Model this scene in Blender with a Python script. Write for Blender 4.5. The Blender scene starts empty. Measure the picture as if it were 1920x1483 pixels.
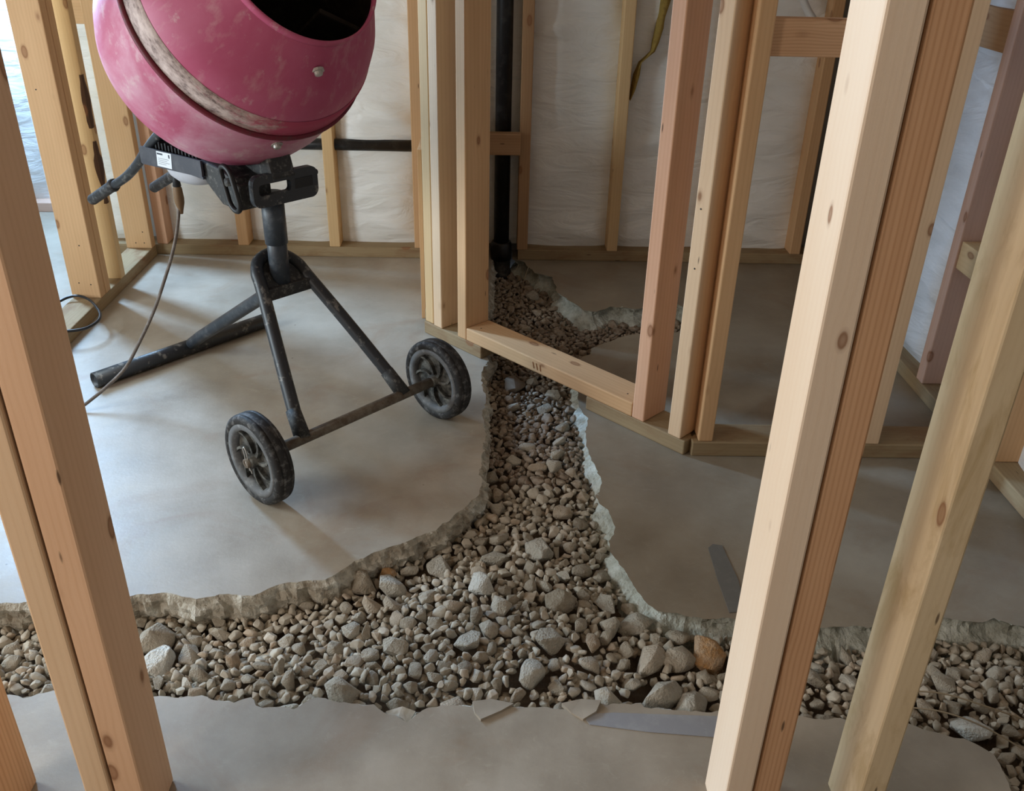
import bpy, bmesh, math, random
import numpy as np
from mathutils import Vector, Matrix, Euler, noise

# ------------------------------------------------------------------ camera
scene = bpy.context.scene
COL = scene.collection
random.seed(7)
rng = np.random.default_rng(11)

cam_data = bpy.data.cameras.new('camera')
cam = bpy.data.objects.new('camera', cam_data)
COL.objects.link(cam)
cam_data.sensor_fit = 'HORIZONTAL'
cam_data.sensor_width = 36.0
cam_data.lens = 36.0 * 1682.0 / 1920.0
cam_data.clip_start = 0.02
cam.matrix_world = Matrix(((0.99968141, -0.01273003, -0.02179495, 0.0),
                           (-0.01304906, 0.47848119, -0.87800084, 0.0),
                           (0.02160545, 0.87800552, 0.47816263, 1.13),
                           (0, 0, 0, 1)))
scene.camera = cam

# ------------------------------------------------------------------ light
scene.view_settings.view_transform = 'Standard'
scene.view_settings.look = 'None'
scene.view_settings.gamma = 1.0
scene.view_settings.use_curve_mapping = False
scene.view_settings.exposure = -0.15

world = bpy.data.worlds.new('sky')
scene.world = world
world.use_nodes = True
bg = world.node_tree.nodes['Background']
bg.inputs['Color'].default_value = (0.62, 0.78, 1.0, 1)
bg.inputs['Strength'].default_value = 1.0


def area_light(name, loc, target, sx, sy, power, color):
    d = bpy.data.lights.new(name, 'AREA')
    d.shape = 'RECTANGLE'
    d.size, d.size_y = sx, sy
    d.energy = power
    d.color = color
    o = bpy.data.objects.new(name, d)
    COL.objects.link(o)
    o.location = loc
    o.rotation_euler = (Vector(target) - Vector(loc)).to_track_quat('-Z', 'Y').to_euler()
    return o


# daylight by the back window of the left wall; added fill lights nearer the camera
WIN1 = (3.22, 3.52, 0.95, 1.75)      # y0, y1, z0, z1
FILLWIN2 = (-0.80, 0.30, 0.70, 1.50)
P1, P2, P3 = 112.0, 35.5, 28.0          # watts
C1, C2, C3 = (0.40, 0.66, 1.0), (1.0, 0.90, 0.80), (0.80, 0.93, 1.0)
FILLWIN3 = (1.15, 1.90, 0.45, 1.10)
area_light('daylight_window_1', (-2.08, 3.37, 1.35), (0.0, 3.37, 1.35), 0.26, 0.76, P1, C1)
area_light('cool_fill_3', (-2.08, 1.525, 0.775), (0.0, 1.525, 0.775), 0.70, 0.60, P3, C3)  # unseen low cool fill, added to brighten the insulation and near studs
area_light('warm_fill_2', (-2.08, -0.25, 1.10), (0.0, -0.25, 1.10), 1.04, 0.76, P2, C2)  # unseen warm fill, added as ambient light for the near stud faces

# ------------------------------------------------------------------ helpers
def tag(o, label=None, cat=None, group=None, kind=None):
    if label: o['label'] = label
    if cat: o['category'] = cat
    if group: o['group'] = group
    if kind: o['kind'] = kind
    return o


def obj(name, bm, mat, parent=None, smooth=False):
    me = bpy.data.meshes.new(name)
    if isinstance(bm, bmesh.types.BMesh):
        bm.normal_update()
        bm.to_mesh(me)
        bm.free()
    else:
        bpy.data.meshes.remove(me)
        me = bm
    mats = mat if isinstance(mat, (list, tuple)) else [mat]
    if not me.materials:
        for m in mats:
            me.materials.append(m)
    if smooth:
        me.polygons.foreach_set('use_smooth', [True] * len(me.polygons))
    o = bpy.data.objects.new(name, me)
    COL.objects.link(o)
    if parent: o.parent = parent
    return o


def empty(name, loc, rz=0.0):
    o = bpy.data.objects.new(name, None)
    COL.objects.link(o)
    o.location = loc
    o.rotation_euler = (0, 0, rz)
    o.empty_display_size = 0.05
    return o


def add_box(bm, lo, hi, bevel=0.0, segs=2, mat=0):
    r = bmesh.ops.create_cube(bm, size=1.0)
    vs = r['verts']
    for v in vs:
        v.co = Vector((lo[i] + (v.co[i] + 0.5) * (hi[i] - lo[i]) for i in range(3)))
    fs = list({f for v in vs for f in v.link_faces})
    for f in fs: f.material_index = mat
    if bevel > 0:
        es = list({e for v in vs for e in v.link_edges})
        bmesh.ops.bevel(bm, geom=es, offset=bevel, segments=segs, affect='EDGES', profile=0.5)
    return bm


def box_bm(lo, hi, bevel=0.0, segs=2):
    return add_box(bmesh.new(), lo, hi, bevel, segs)


def catmull(pts, n):
    P = [Vector(p) for p in pts]
    P = [P[0] * 2 - P[1]] + P + [P[-1] * 2 - P[-2]]
    out = []
    for i in range(1, len(P) - 2):
        for k in range(n):
            t = k / n
            a, b, c, d = P[i - 1], P[i], P[i + 1], P[i + 2]
            out.append(0.5 * ((2 * b) + (c - a) * t + (2 * a - 5 * b + 4 * c - d) * t * t + (3 * b - a - 3 * c + d) * t ** 3))
    out.append(P[-2])
    return out


def add_tube(bm, pts, r, n=12, closed=False, caps=True):
    pts = [Vector(p) for p in pts]
    m = len(pts)
    rad = r if isinstance(r, (list, tuple)) else [r] * m
    tans = []
    for i in range(m):
        if closed:
            t = pts[(i + 1) % m] - pts[i - 1]
        else:
            t = pts[min(i + 1, m - 1)] - pts[max(i - 1, 0)]
        tans.append(t.normalized())
    up = Vector((0, 0, 1)) if abs(tans[0].z) < 0.9 else Vector((1, 0, 0))
    nrm = (up - tans[0] * up.dot(tans[0])).normalized()
    rings = []
    for i in range(m):
        nrm = (nrm - tans[i] * nrm.dot(tans[i])).normalized()
        b = tans[i].cross(nrm)
        rings.append([bm.verts.new(pts[i] + (nrm * math.cos(2 * math.pi * k / n) + b * math.sin(2 * math.pi * k / n)) * rad[i]) for k in range(n)])
    for i in range(m if closed else m - 1):
        A, B = rings[i], rings[(i + 1) % m]
        for k in range(n):
            bm.faces.new((A[k], A[(k + 1) % n], B[(k + 1) % n], B[k]))
    if caps and not closed:
        bm.faces.new(list(reversed(rings[0])))
        bm.faces.new(rings[-1])
    return bm


def tube_bm(pts, r, n=12, closed=False, smooth_n=0):
    if smooth_n: pts = catmull(pts, smooth_n)
    return add_tube(bmesh.new(), pts, r, n, closed)


def add_lathe(bm, prof, origin, axis, seg=48, closed_profile=False):
    """prof: (s along axis, radius)"""
    ax = Vector(axis).normalized()
    up = Vector((0, 0, 1)) if abs(ax.z) < 0.95 else Vector((1, 0, 0))
    a = ax.cross(up).normalized()
    b = ax.cross(a)
    o = Vector(origin)
    rings = []
    for s, r in prof:
        if r < 1e-5:
            rings.append([bm.verts.new(o + ax * s)])
        else:
            rings.append([bm.verts.new(o + ax * s + (a * math.cos(2 * math.pi * k / seg) + b * math.sin(2 * math.pi * k / seg)) * r) for k in range(seg)])
    pairs = list(zip(rings, rings[1:]))
    if closed_profile: pairs.append((rings[-1], rings[0]))
    for A, B in pairs:
        for k in range(seg):
            k2 = (k + 1) % seg
            if len(A) == 1 and len(B) == 1: continue
            if len(A) == 1: bm.faces.new((A[0], B[k2], B[k]))
            elif len(B) == 1: bm.faces.new((A[k], A[k2], B[0]))
            else: bm.faces.new((A[k], A[k2], B[k2], B[k]))
    bmesh.ops.recalc_face_normals(bm, faces=bm.faces[:])
    return bm


def lathe_bm(prof, origin=(0, 0, 0), axis=(0, 0, 1), seg=48, closed_profile=False):
    return add_lathe(bmesh.new(), prof, origin, axis, seg, closed_profile)


def prism_bm(poly, lo, hi, plane='xz', bevel=0.0):
    """extrude a 2D polygon; plane 'xz' extrudes along y, 'xy' along z, 'yz' along x"""
    bm = bmesh.new()
    def P(p, h):
        return {'xz': (p[0], h, p[1]), 'xy': (p[0], p[1], h), 'yz': (h, p[0], p[1])}[plane]
    A = [bm.verts.new(P(p, lo)) for p in poly]
    B = [bm.verts.new(P(p, hi)) for p in poly]
    n = len(poly)
    bm.faces.new(A); bm.faces.new(list(reversed(B)))
    for i in range(n):
        bm.faces.new((A[(i + 1) % n], A[i], B[i], B[(i + 1) % n]))
    bmesh.ops.recalc_face_normals(bm, faces=bm.faces[:])
    if bevel > 0:
        bmesh.ops.bevel(bm, geom=bm.edges[:], offset=bevel, segments=2, affect='EDGES', profile=0.5)
    return bm


# ------------------------------------------------------------------ materials
class NT:
    def __init__(self, name):
        self.m = bpy.data.materials.new(name)
        self.m.use_nodes = True
        self.t = self.m.node_tree
        self.n = self.t.nodes
        self.bsdf = self.n['Principled BSDF']
    def node(self, typ, **kw):
        x = self.n.new(typ)
        for k, v in kw.items(): setattr(x, k, v)
        return x
    def link(self, a, b): self.t.links.new(a, b)
    def val(self, node, **kw):
        for k, v in kw.items(): node.inputs[k.replace('_', ' ')].default_value = v
    def noise(self, vec, scale, detail=4, rough=0.5, dist=0.0):
        x = self.node('ShaderNodeTexNoise')
        x.inputs['Scale'].default_value = scale
        x.inputs['Detail'].default_value = detail
        x.inputs['Roughness'].default_value = rough
        x.inputs['Distortion'].default_value = dist
        if vec is not None: self.link(vec, x.inputs['Vector'])
        return x.outputs['Fac']
    def math(self, op, a, b=None, c=None, clamp=False):
        x = self.node('ShaderNodeMath', operation=op)
        x.use_clamp = clamp
        for i, v in enumerate((a, b, c)):
            if v is None: continue
            if isinstance(v, (int, float)): x.inputs[i].default_value = v
            else: self.link(v, x.inputs[i])
        return x.outputs[0]
    def ramp(self, fac, stops):
        x = self.node('ShaderNodeValToRGB')
        e = x.color_ramp.elements
        while len(e) < len(stops): e.new(0.5)
        for i, (p, c) in enumerate(stops):
            e[i].position = p
            e[i].color = (c[0], c[1], c[2], 1) if not isinstance(c, (int, float)) else (c, c, c, 1)
        self.link(fac, x.inputs['Fac'])
        return x.outputs['Color']
    def mix(self, fac, a, b, blend='MIX'):
        x = self.node('ShaderNodeMix', data_type='RGBA', blend_type=blend)
        if isinstance(fac, (int, float)): x.inputs['Factor'].default_value = fac
        else: self.link(fac, x.inputs['Factor'])
        for k, v in (('A', a), ('B', b)):
            s = [i for i in x.inputs if i.name == k and i.type == 'RGBA'][0]
            if isinstance(v, (tuple, list)): s.default_value = (v[0], v[1], v[2], 1)
            else: self.link(v, s)
        return [o for o in x.outputs if o.type == 'RGBA'][0]
    def mapping(self, vec, scale=(1, 1, 1), loc=None):
        x = self.node('ShaderNodeMapping')
        x.inputs['Scale'].default_value = scale
        if loc is not None:
            if isinstance(loc, (tuple, list)): x.inputs['Location'].default_value = loc
            else: self.link(loc, x.inputs['Location'])
        self.link(vec, x.inputs['Vector'])
        return x.outputs['Vector']
    def coord(self, kind='Object'):
        return self.node('ShaderNodeTexCoord').outputs[kind]
    def rand(self):
        return self.node('ShaderNodeObjectInfo').outputs['Random']
    def bump(self, height, strength=0.3, dist=0.002):
        x = self.node('ShaderNodeBump')
        x.inputs['Strength'].default_value = strength
        x.inputs['Distance'].default_value = dist
        self.link(height, x.inputs['Height'])
        self.link(x.outputs['Normal'], self.bsdf.inputs['Normal'])
    def color(self, c):
        if isinstance(c, (tuple, list)): self.bsdf.inputs['Base Color'].default_value = (c[0], c[1], c[2], 1)
        else: self.link(c, self.bsdf.inputs['Base Color'])
    def rough(self, v, spec=0.4, metal=0.0):
        if isinstance(v, (int, float)): self.bsdf.inputs['Roughness'].default_value = v
        else: self.link(v, self.bsdf.inputs['Roughness'])
        self.bsdf.inputs['Specular IOR Level'].default_value = spec
        self.bsdf.inputs['Metallic'].default_value = metal


def wood(name, light, dark, knot=(0.27, 0.115, 0.05), rings=760.0, grain=0.6, knots=0.13, stain=None, ringw=0.2):
    """softwood lumber; the board's length is local Z"""
    k = NT(name)
    v = k.coord('Object')
    off = k.node('ShaderNodeCombineXYZ')
    r = k.rand()
    k.link(k.math('MULTIPLY', r, 31.7), off.inputs[2])
    k.link(k.math('MULTIPLY', r, 0.11), off.inputs[0])
    k.link(k.math('MULTIPLY', r, 0.07), off.inputs[1])
    va = k.node('ShaderNodeVectorMath', operation='ADD')
    k.link(v, va.inputs[0]); k.link(off.outputs[0], va.inputs[1])
    p = va.outputs[0]
    # knots bend the grain round them
    vor = k.node('ShaderNodeTexVoronoi', feature='F1')
    vor.inputs['Scale'].default_value = 1.0
    k.link(k.mapping(p, (13, 13, 6.5)), vor.inputs['Vector'])
    kd = vor.outputs['Distance']
    kmask = k.ramp(kd, [(knots * 0.45, 0.75), (knots * 0.72, 1.0), (knots * 0.92, 0.25), (knots * 1.25, 0.0)])
    kring = k.ramp(kd, [(0.0, 1.0), (0.38, 0.0)])
    warp = k.noise(k.mapping(p, (9, 9, 1.4)), 1.0, 3)
    sep = k.node('ShaderNodeSeparateXYZ'); k.link(p, sep.inputs[0])
    x2 = k.math('POWER', k.math('ADD', sep.outputs[0], 0.06), 2.0)
    y2 = k.math('POWER', k.math('ADD', sep.outputs[1], 0.045), 2.0)
    rad = k.math('SQRT', k.math('ADD', x2, y2))
    ph = k.math('ADD', k.math('MULTIPLY', rad, rings), k.math('MULTIPLY', warp, 9.0))
    ph = k.math('ADD', ph, k.math('MULTIPLY', kring, 5.0))
    ring = k.math('POWER', k.math('ADD', k.math('MULTIPLY', k.math('SINE', ph), 0.5), 0.5), 2.2)
    streak = k.noise(k.mapping(p, (140, 140, 3.0)), 1.0, 5, 0.6)
    blotch = k.noise(k.mapping(p, (14, 14, 2.0)), 1.0, 3)
    f = k.math('ADD', k.math('MULTIPLY', ring, ringw * grain), k.math('MULTIPLY', streak, 0.55 * grain))
    f = k.math('ADD', f, k.math('MULTIPLY', k.math('SUBTRACT', blotch, 0.5), 0.9), clamp=True)
    c = k.mix(f, light, dark)
    if stain:
        sm = k.ramp(k.noise(k.mapping(p, (22, 22, 7)), 1.0, 5, 0.65, 0.5), [(0.48, 0.0), (0.66, 1.0)])
        c = k.mix(k.math('MULTIPLY', sm, 0.6), c, stain)
    c = k.mix(k.math('MULTIPLY', kmask, 0.85), c, knot)
    # small nail holes and pitch flecks
    v2 = k.node('ShaderNodeTexVoronoi', feature='F1')
    v2.inputs['Scale'].default_value = 1.0
    k.link(k.mapping(p, (26, 26, 5)), v2.inputs['Vector'])
    fleck = k.ramp(v2.outputs['Distance'], [(0.03, 1.0), (0.06, 0.0)])
    c = k.mix(k.math('MULTIPLY', fleck, 0.8), c, (0.07, 0.035, 0.018))
    k.color(c)
    k.rough(0.72, 0.25)
    k.bump(k.math('ADD', k.math('MULTIPLY', streak, 0.7), k.math('MULTIPLY', ring, 0.1)), 0.22, 0.0012)
    return k.m


W = {
    'overlit': wood('overlit_fir', (0.90, 0.73, 0.56), (0.78, 0.56, 0.38), grain=0.45, knots=0.09),  # pale fir with the overexposed glare lightened into its colour
    'pale': wood('pale_fir', (0.84, 0.61, 0.40), (0.60, 0.375, 0.20), grain=0.6),
    'pale_stained': wood('pale_stained_fir', (0.80, 0.65, 0.43), (0.60, 0.43, 0.24), grain=0.5, stain=(0.50, 0.35, 0.16)),
    'tan': wood('tan_fir', (0.72, 0.455, 0.245), (0.48, 0.26, 0.115), grain=0.7),
    'orange': wood('orange_fir', (0.78, 0.49, 0.29), (0.50, 0.25, 0.12), grain=0.9, rings=1250, ringw=0.36),
    'peach': wood('peach_fir', (0.86, 0.57, 0.37), (0.64, 0.36, 0.19), grain=0.65, rings=900),
    'pink': wood('pink_fir', (0.76, 0.46, 0.30), (0.54, 0.27, 0.15), grain=0.7),
    'rosy': wood('rosy_fir', (0.70, 0.48, 0.38), (0.52, 0.32, 0.24), grain=0.6),
    'yellow': wood('yellow_pine', (0.74, 0.51, 0.27), (0.55, 0.34, 0.15), grain=0.6),
    'treated': wood('treated_lumber', (0.38, 0.28, 0.16), (0.23, 0.16, 0.085), grain=0.8, stain=(0.22, 0.115, 0.055)),
    'brown': wood('brown_fir', (0.50, 0.31, 0.17), (0.32, 0.17, 0.08), grain=0.8),
    'bark': wood('bark_edge', (0.13, 0.065, 0.035), (0.04, 0.02, 0.012), grain=1.0),
}


def concrete_top(name='trowelled_concrete', tint=(1.0, 1.0, 1.0)):
    k = NT(name)
    v = k.coord('Object')
    a = k.noise(v, 2.2, 5, 0.55)
    b = k.noise(v, 9.0, 6, 0.65)
    c = k.noise(v, 160.0, 3, 0.6)
    f = k.math('ADD', k.math('MULTIPLY', a, 0.65), k.math('MULTIPLY', b, 0.35))
    col = k.ramp(f, [(0.32, (0.27, 0.245, 0.22)), (0.5, (0.395, 0.37, 0.345)), (0.68, (0.52, 0.50, 0.48))])
    # trowel scratches and dusty scuffs
    sc = k.noise(k.mapping(v, (14, 22, 1)), 1.6, 8, 0.78, 1.6)
    col = k.mix(k.ramp(sc, [(0.56, 0.0), (0.70, 0.30)]), col, (0.56, 0.55, 0.53))
    rust = k.ramp(k.noise(v, 4.0, 6, 0.68, 0.8), [(0.52, 0.0), (0.72, 0.42)])
    col = k.mix(rust, col, (0.30, 0.19, 0.12))
    vor = k.node('ShaderNodeTexVoronoi'); vor.inputs['Scale'].default_value = 9.0
    k.link(v, vor.inputs['Vector'])
    sp = k.ramp(vor.outputs['Distance'], [(0.012, 0.8), (0.03, 0.0)])
    col = k.mix(sp, col, (0.09, 0.07, 0.055))
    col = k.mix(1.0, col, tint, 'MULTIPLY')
    k.color(col)
    k.rough(k.math('ADD', 0.30, k.math('MULTIPLY', b, 0.3)), 0.55)
    k.bump(k.math('ADD', k.math('MULTIPLY', b, 1.0), k.math('MULTIPLY', c, 0.25)), 0.25, 0.003)
    return k.m


def concrete_broken(name='broken_concrete', cols=((0.30, 0.25, 0.19), (0.50, 0.46, 0.38), (0.70, 0.69, 0.62))):
    k = NT(name)
    v = k.coord('Object')
    a = k.noise(v, 22.0, 6, 0.65)
    b = k.noise(v, 120.0, 4, 0.6)
    col = k.ramp(a, [(0.32, cols[0]), (0.5, cols[1]), (0.68, cols[2])])
    vor = k.node('ShaderNodeTexVoronoi'); vor.inputs['Scale'].default_value = 95.0
    k.link(v, vor.inputs['Vector'])
    col = k.mix(k.math('MULTIPLY', k.ramp(vor.outputs['Distance'], [(0.12, 0.5), (0.3, 0.0)]), k.ramp(b, [(0.45, 0.0), (0.6, 1.0)])), col, (0.20, 0.16, 0.125))
    k.color(col)
    k.rough(0.95, 0.15)
    k.bump(k.math('ADD', a, k.math('MULTIPLY', b, 0.8)), 0.9, 0.008)
    return k.m


def stone_mat(name, island, stops, rough=0.85):
    k = NT(name)
    v = k.coord('Object')
    if island:
        r = k.node('ShaderNodeNewGeometry').outputs['Random Per Island']
    else:
        r = k.rand()
    base = k.ramp(r, stops)
    n1 = k.noise(v, 70.0 if island else 2.2, 5, 0.65)
    n2 = k.noise(v, 260.0 if island else 9.0, 4, 0.65)
    col = k.mix(k.ramp(n1, [(0.38, 0.0), (0.72, 0.55)]), base, (0.62, 0.57, 0.48))
    col = k.mix(k.ramp(n2, [(0.54, 0.0), (0.74, 0.45)]), col, (0.20, 0.155, 0.11))
    k.color(col)
    k.rough(rough, 0.2)
    k.bump(k.math('ADD', n1, k.math('MULTIPLY', n2, 0.5)), 0.5, 0.0015 if island else 0.045)
    return k.m


STOPS = [(0.0, (0.30, 0.25, 0.185)), (0.3, (0.41, 0.355, 0.275)), (0.55, (0.48, 0.42, 0.335)),
         (0.75, (0.55, 0.50, 0.41)), (0.9, (0.42, 0.31, 0.21)), (1.0, (0.64, 0.59, 0.50))]
M_GRAVEL = stone_mat('gravel_mix', True, STOPS)
M_STONE = stone_mat('gravel_stone', False, STOPS)
M_SOILSTONE = stone_mat('muddy_gravel_mix', True, [(0.0, (0.155, 0.105, 0.07)), (0.4, (0.22, 0.155, 0.105)), (0.8, (0.28, 0.21, 0.15)), (1.0, (0.36, 0.29, 0.215))])
M_PALESTONE = stone_mat('pale_rubble', False, [(0.0, (0.42, 0.38, 0.31)), (1.0, (0.56, 0.53, 0.46))])
M_WHITESTONE = stone_mat('white_chalky_rubble', False, [(0.0, (0.72, 0.72, 0.66)), (1.0, (0.78, 0.78, 0.74))])
M_RUSTSTONE = stone_mat('ochre_stone', False, [(0.0, (0.46, 0.25, 0.10)), (1.0, (0.50, 0.28, 0.12))])
M_TOP = concrete_top(tint=(1.0, 0.93, 0.80))
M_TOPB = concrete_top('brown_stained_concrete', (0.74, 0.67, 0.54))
M_BROKEN = concrete_broken()
M_BROKENP = concrete_broken('chalky_broken_concrete', ((0.34, 0.33, 0.27), (0.55, 0.56, 0.49), (0.74, 0.76, 0.70)))


def soil():
    k = NT('trench_soil')
    v = k.coord('Object')
    a = k.noise(v, 30, 6, 0.7)
    k.color(k.ramp(a, [(0.3, (0.12, 0.085, 0.058)), (0.7, (0.27, 0.20, 0.14))]))
    k.rough(0.95, 0.1)
    k.bump(a, 0.8, 0.01)
    return k.m
M_SOIL = soil()


def insulation_mat(name, a, b):
    k = NT(name)
    v = k.coord('Object')
    n = k.noise(k.mapping(v, (3, 3, 9)), 2.0, 5, 0.6, 0.6)
    k.color(k.ramp(n, [(0.3, a), (0.7, b)]))
    k.rough(0.42, 0.5)
    k.bump(k.noise(k.mapping(v, (2, 2, 6.5)), 2.6, 5, 0.5, 1.4), 0.6, 0.018)
    return k.m
M_INS = insulation_mat('white_faced_insulation', (0.88, 0.88, 0.84), (0.94, 0.94, 0.92))
M_INSB = insulation_mat('bluish_faced_insulation', (0.70, 0.71, 0.72), (0.82, 0.83, 0.84))


def simple(name, col, rough=0.6, spec=0.4, metal=0.0, dust=None, dust_amt=0.5, scale=40.0, lo=0.5, hi=0.68, bumpd=0.0):
    k = NT(name)
    v = k.coord('Object')
    n = k.noise(v, scale, 6, 0.68)
    c = k.mix(k.math('MULTIPLY', k.noise(v, scale * 0.3, 3), 0.5), col, tuple(x * 0.7 for x in col))
    if dust:
        c = k.mix(k.ramp(n, [(lo, 0.0), (hi, dust_amt)]), c, dust)
    k.color(c)
    k.rough(rough, spec, metal)
    if bumpd: k.bump(n, 0.4, bumpd)
    return k.m


M_FRAME = simple('black_painted_steel', (0.022, 0.025, 0.030), 0.45, 0.5, dust=(0.24, 0.23, 0.21), dust_amt=0.7, scale=42, lo=0.56, hi=0.66)
M_FRAME_DIRTY = simple('cement_splashed_steel', (0.03, 0.03, 0.03), 0.6, 0.4, dust=(0.15, 0.145, 0.13), dust_amt=0.8, scale=95, lo=0.52, hi=0.66)
M_AXLE = simple('rusty_cement_axle', (0.14, 0.105, 0.075), 0.8, 0.3, dust=(0.23, 0.20, 0.16), dust_amt=0.8, scale=50, lo=0.4, hi=0.6)
M_PILLAR = simple('slate_painted_tube', (0.038, 0.048, 0.062), 0.45, 0.5, dust=(0.16, 0.17, 0.18), dust_amt=0.5, scale=30)
M_BRACKET = simple('graphite_painted_bracket', (0.045, 0.047, 0.060), 0.5, 0.5, dust=(0.12, 0.12, 0.13), dust_amt=0.4, scale=25)
M_MOTOR = simple('pale_grey_motor_cover', (0.50, 0.51, 0.56), 0.5, 0.4, dust=(0.36, 0.35, 0.35), dust_amt=0.5, scale=25)
M_RUBBER = simple('dusty_black_rubber', (0.022, 0.021, 0.021), 0.65, 0.35, dust=(0.20, 0.195, 0.19), dust_amt=0.7, scale=60, lo=0.5, hi=0.68)
M_WHEEL = simple('dusty_black_plastic', (0.04, 0.039, 0.036), 0.7, 0.3, dust=(0.23, 0.225, 0.20), dust_amt=0.8, scale=40, lo=0.42, hi=0.66)
M_RIMRING = simple('dust_grey_wheel_rim', (0.15, 0.155, 0.16), 0.65, 0.3, dust=(0.30, 0.305, 0.30), dust_amt=0.7, scale=50)
M_STEEL = simple('worn_bright_steel', (0.52, 0.50, 0.47), 0.4, 0.5, 0.6, dust=(0.6, 0.56, 0.5), dust_amt=0.5, scale=60)
M_ABS = simple('black_abs_pipe', (0.010, 0.010, 0.011), 0.4, 0.45, dust=(0.07, 0.065, 0.06), dust_amt=0.4, scale=30)
M_ABSG = simple('dusty_pipe_hub', (0.030, 0.028, 0.026), 0.65, 0.3, dust=(0.10, 0.09, 0.075), dust_amt=0.7, scale=35)
M_BLACK = simple('black_plastic', (0.012, 0.012, 0.013), 0.5, 0.4)
M_CORD = simple('dusty_grey_brown_cord', (0.16, 0.13, 0.11), 0.6, 0.3, dust=(0.34, 0.30, 0.27), dust_amt=0.6, scale=50)
M_CORDB = simple('black_rubber_cord', (0.016, 0.016, 0.018), 0.35, 0.5)
M_PLUG = simple('brown_plug', (0.20, 0.12, 0.06), 0.6, 0.3)
M_PAPER = simple('white_sticker', (0.72, 0.76, 0.80), 0.5, 0.4)
M_INK = simple('sticker_ink', (0.07, 0.08, 0.10), 0.6, 0.3)
M_TAPE = simple('grey_cloth_tape', (0.185, 0.180, 0.165), 0.6, 0.3, dust=(0.22, 0.21, 0.19), dust_amt=0.5, scale=60)
M_SKIM = simple('blue_grey_skim_coat', (0.34, 0.345, 0.365), 0.45, 0.4, dust=(0.44, 0.44, 0.44), dust_amt=0.5, scale=18)
M_FIBRE = simple('yellow_glass_fibre', (0.42, 0.29, 0.08), 0.95, 0.1, dust=(0.24, 0.16, 0.05), dust_amt=0.8, scale=70, bumpd=0.01)
M_STRAW = simple('straw', (0.42, 0.33, 0.22), 0.8, 0.2)
M_BRICKWALL = simple('foundation_wall', (0.42, 0.40, 0.37), 0.9, 0.2, dust=(0.5, 0.48, 0.45), dust_amt=0.5, scale=6)
M_CEIL = simple('joist_ceiling', (0.42, 0.30, 0.19), 0.8, 0.2, dust=(0.34, 0.22, 0.13), dust_amt=0.5, scale=6)
M_WHITEPVC = simple('white_cable_sheath', (0.78, 0.78, 0.76), 0.4, 0.5)
M_NAIL = simple('dark_nail_head', (0.05, 0.045, 0.04), 0.5, 0.5, 0.5)
M_PENCIL = simple('carpenter_crayon', (0.30, 0.12, 0.05), 0.8, 0.1)


def drum_mat(name, dusty):
    k = NT(name)
    v = k.coord('Object')
    n1 = k.noise(v, 7.0, 6, 0.62, 0.4)
    n2 = k.noise(v, 26.0, 6, 0.7)
    n3 = k.noise(k.mapping(v, (4, 40, 40)), 1.0, 5, 0.6)
    red = k.mix(k.ramp(n1, [(0.35, 0.0), (0.65, 0.7)]), (0.42, 0.065, 0.145), (0.50, 0.125, 0.22))
    if dusty:
        red = k.mix(k.ramp(n1, [(0.38, 0.08), (0.62, 0.72)]), red, (0.58, 0.33, 0.41))
        red = k.mix(k.ramp(n2, [(0.54, 0.0), (0.70, 0.45)]), red, (0.62, 0.52, 0.51))
    else:
        red = k.mix(k.ramp(n3, [(0.54, 0.0), (0.72, 0.45)]), red, (0.56, 0.30, 0.32))
        red = k.mix(k.ramp(n2, [(0.60, 0.0), (0.74, 0.6)]), red, (0.62, 0.52, 0.48))
    k.color(red)
    k.rough(0.55, 0.4)
    k.bump(n2, 0.12, 0.003)
    return k.m
M_DRUM = drum_mat('faded_magenta_paint', False)
M_DRUM_LOW = drum_mat('cement_dusted_magenta_paint', True)
M_DRUM_IN = simple('crusted_drum_inside', (0.045, 0.037, 0.032), 0.9, 0.1, dust=(0.10, 0.085, 0.07), dust_amt=0.8, scale=14, bumpd=0.01)


def band_mat():
    k = NT('cement_smeared_seam')
    v = k.coord('Object')
    # the smear sits on one side of the drum (it turns with the drum), worn back to paint elsewhere
    sep = k.node('ShaderNodeSeparateXYZ'); k.link(v, sep.inputs[0])
    d = SMEAR_DIR
    g = k.math('ADD', k.math('MULTIPLY', sep.outputs[1], d[0] / 0.25), k.math('MULTIPLY', sep.outputs[2], d[1] / 0.25))
    n = k.noise(k.mapping(v, (60, 22, 22)), 1.0, 7, 0.75, 0.5)
    f = k.ramp(k.math('ADD', k.math('MULTIPLY', g, 0.85), k.math('SUBTRACT', n, 0.5)), [(0.50, 0.0), (0.74, 0.95)])
    cem = k.ramp(k.noise(k.mapping(v, (70, 34, 34)), 1.0, 5, 0.7), [(0.36, (0.14, 0.115, 0.105)), (0.48, (0.42, 0.34, 0.31)), (0.64, (0.62, 0.52, 0.48))])
    k.color(k.mix(f, (0.42, 0.07, 0.125), cem))
    k.rough(0.8, 0.2)
    k.bump(n, 0.35, 0.004)
    return k.m
def _smear(ang):
    el_, hw = math.radians(32.2), math.radians(-42)
    ax = Vector((math.cos(el_) * math.cos(hw), math.cos(el_) * math.sin(hw), math.sin(el_)))
    a = ax.cross(Vector((0, 0, 1))).normalized(); b = ax.cross(a)
    d = a * math.cos(math.radians(ang)) + b * math.sin(math.radians(ang))
    hl = math.radians(1.7)
    AXl = Vector((math.cos(el_) * math.cos(hl), math.cos(el_) * math.sin(hl), math.sin(el_)))
    wm = Matrix.Rotation(math.radians(-43.7), 3, 'Z') @ AXl.to_track_quat('X', 'Z').to_matrix()
    dl = wm.inverted() @ d
    return dl.y, dl.z
SMEAR_DIR = _smear(22.0)
M_BAND = band_mat()
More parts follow.
